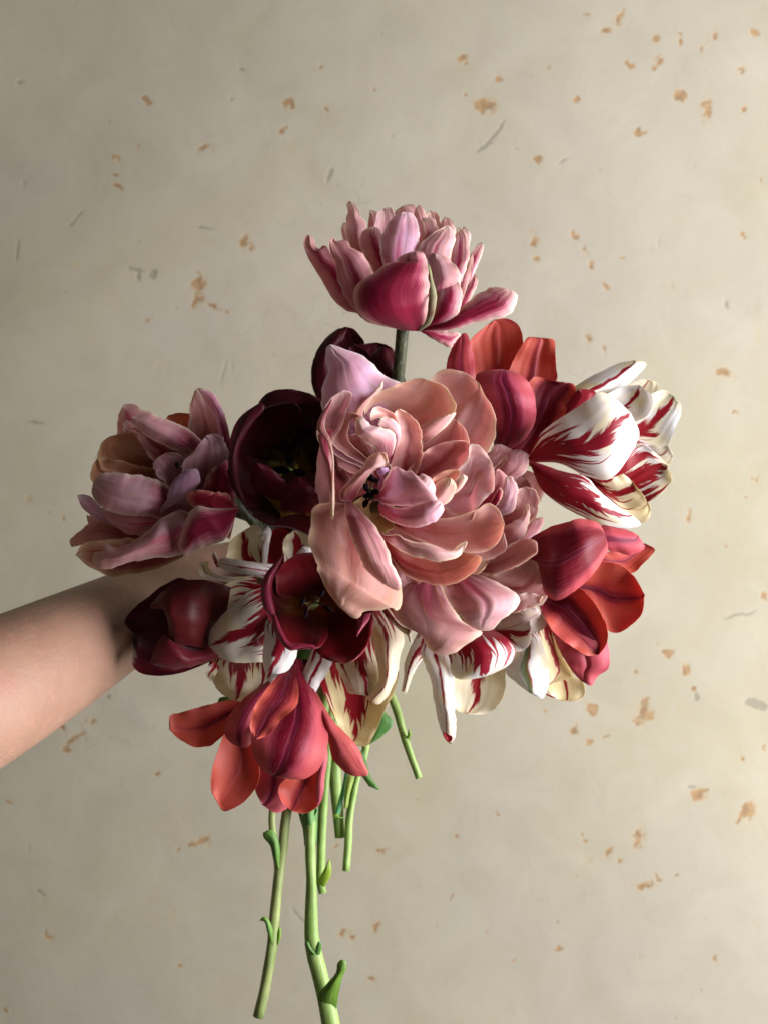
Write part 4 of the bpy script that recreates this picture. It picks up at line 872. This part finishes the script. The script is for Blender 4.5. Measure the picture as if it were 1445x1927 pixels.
stem_to(I1, (870, 1150, 34), [z9(880,40,74), z9(808,330,70), z9(768,560,66), z9(758,740,64)], z9(745,910,62), (2.7,2.6,2.5,2.4,2.3,2.3,2.3), M_STEM, (16, 6, 6))
stem_to(M, (497, 1115, 40), [(565, 1400, 76), z9(262,480,78), z9(258,650,78), z9(292,900,72)], z9(268,1200,70), (2.6,2.6,2.5,2.3,2.2,2.2), M_STEMP, (-20, 2, 8))
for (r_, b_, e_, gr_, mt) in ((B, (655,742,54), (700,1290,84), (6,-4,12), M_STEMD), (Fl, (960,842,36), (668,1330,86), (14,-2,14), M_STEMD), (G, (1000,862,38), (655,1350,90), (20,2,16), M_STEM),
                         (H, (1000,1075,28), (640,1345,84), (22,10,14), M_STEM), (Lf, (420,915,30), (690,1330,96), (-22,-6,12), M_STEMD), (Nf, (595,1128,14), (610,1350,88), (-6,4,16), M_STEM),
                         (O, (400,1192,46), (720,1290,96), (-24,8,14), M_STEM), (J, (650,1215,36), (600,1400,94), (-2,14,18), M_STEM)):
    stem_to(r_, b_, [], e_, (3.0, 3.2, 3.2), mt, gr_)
# the dark stem glimpsed beside the left pink tulip
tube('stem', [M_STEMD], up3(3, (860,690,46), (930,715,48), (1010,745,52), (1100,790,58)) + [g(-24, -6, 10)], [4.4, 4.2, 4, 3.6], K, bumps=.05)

stem_to(I2, (1010, 1175, 38), [(700, 1240, 62), (742, 1325, 55), (762, 1392, 50)], (788, 1464, 46), (2.6, 2.5, 2.2, 2.1, 2.5, 2.1), M_STEM, (26, 4, 6))
def leaf(root, y0, z, L, R, **kw):
    a = dict(d=(0, -3, -4), side='o', cup=-2, flame=0, name='leaf', torn=.4, ruf=.5); a.update(kw)
    return petal(root, y0, 'leaf', z, L, R, **a)
leaf(J, 50, 6, '1000,100 1120,300 1150,420 1140,525', '1080,100 1230,350 1272,400 1220,470', tint=(.8,1,.9))
leaf(I1, 58, 6, '1060,560 1100,690 1140,750', '1110,560 1150,700 1197,768', tint=(.9,1,.8))
leaf(J, 40, 6, '850,-60 740,40 735,110', '900,-60 830,20 800,130 760,150', d=(0,-8,-10), tint=(.7,.9,.6))
leaf(J, 44, 6, '740,-20 715,60 720,100', '790,-20 750,60 735,108', d=(0,-8,-12), tint=(1.8,1.6,1.2))
leaf(M, 46, 6, '400,260 330,270 318,292', '410,290 370,295 335,293', d=(0,0,0), tint=(.8,1,.6))
leaf(Pf, 36, 9, '300,900 270,850 240,740 200,690 195,660', '302,880 305,760 290,690 265,650 235,640', cup=-2.5, tint=(1.3,1.25,1.0))
leaf(Pf, 28, 9, '255,1400 225,1320 205,1250 172,1240', '262,1330 250,1270 225,1225 200,1215', cup=-2, tint=(1.3,1.2,.9))
leaf(Pf, 30, 9, '288,1400 290,1330 300,1280', '296,1400 315,1340 312,1290', cup=-1, tint=(2.2,1.8,.9))
leaf(D, 46, 9, '470,745 460,640 430,530 390,380', '545,745 552,640 556,520 560,380', cup=-5, tint=(1.1,1.15,1.4))
leaf(D, 43, 9, '490,640 470,560 440,520', '480,650 530,560 552,500', cup=2, tint=(.5,.8,.4))
leaf(D, 30, 9, '540,1480 490,1430 470,1395', '555,1470 515,1420 490,1380', cup=-2)
leaf(D, 30, 9, '545,1480 545,1420 560,1380', '570,1470 583,1420 580,1385', cup=-1)
leaf(D, 24, 9, '560,1800 570,1720 620,1660 680,1580 690,1520 712,1500', '680,1830 700,1700 722,1610 745,1560 742,1510', cup=-3, d=(0,-6,-8), tint=(1.3,1.15,.6))
leaf(E, 46, 9, '555,980 590,920 615,880', '600,1020 640,950 648,900 635,835', tint=(2.2,1.5,.6))
leaf(K, 62, 9, '665,560 700,430 730,300 740,230', '690,560 730,430 752,320 760,230', cup=-1, tint=(1.0,1.5,3.0), label='thin blue green leaf')
leaf(K, 60, 9, '665,560 655,545', '740,560 700,555 690,530', cup=-1, tint=(1.4,1.2,.6))
leaf(I1, 60, 9, '730,500 735,400 745,320 760,270', '755,490 770,400 790,330 800,280', cup=-2, tint=(3.2,2.0,2.0), label='pale withered leaf')
leaf(K, 66, 9, '560,150 560,60', '690,200 700,100 650,60', tint=(1.4,1.3,.9))
leaf(I2, 50, 9, '1125,40 1150,10 1155,-30', '1160,50 1175,0 1165,-20', cup=-1, tint=(1.8,1.5,.7))
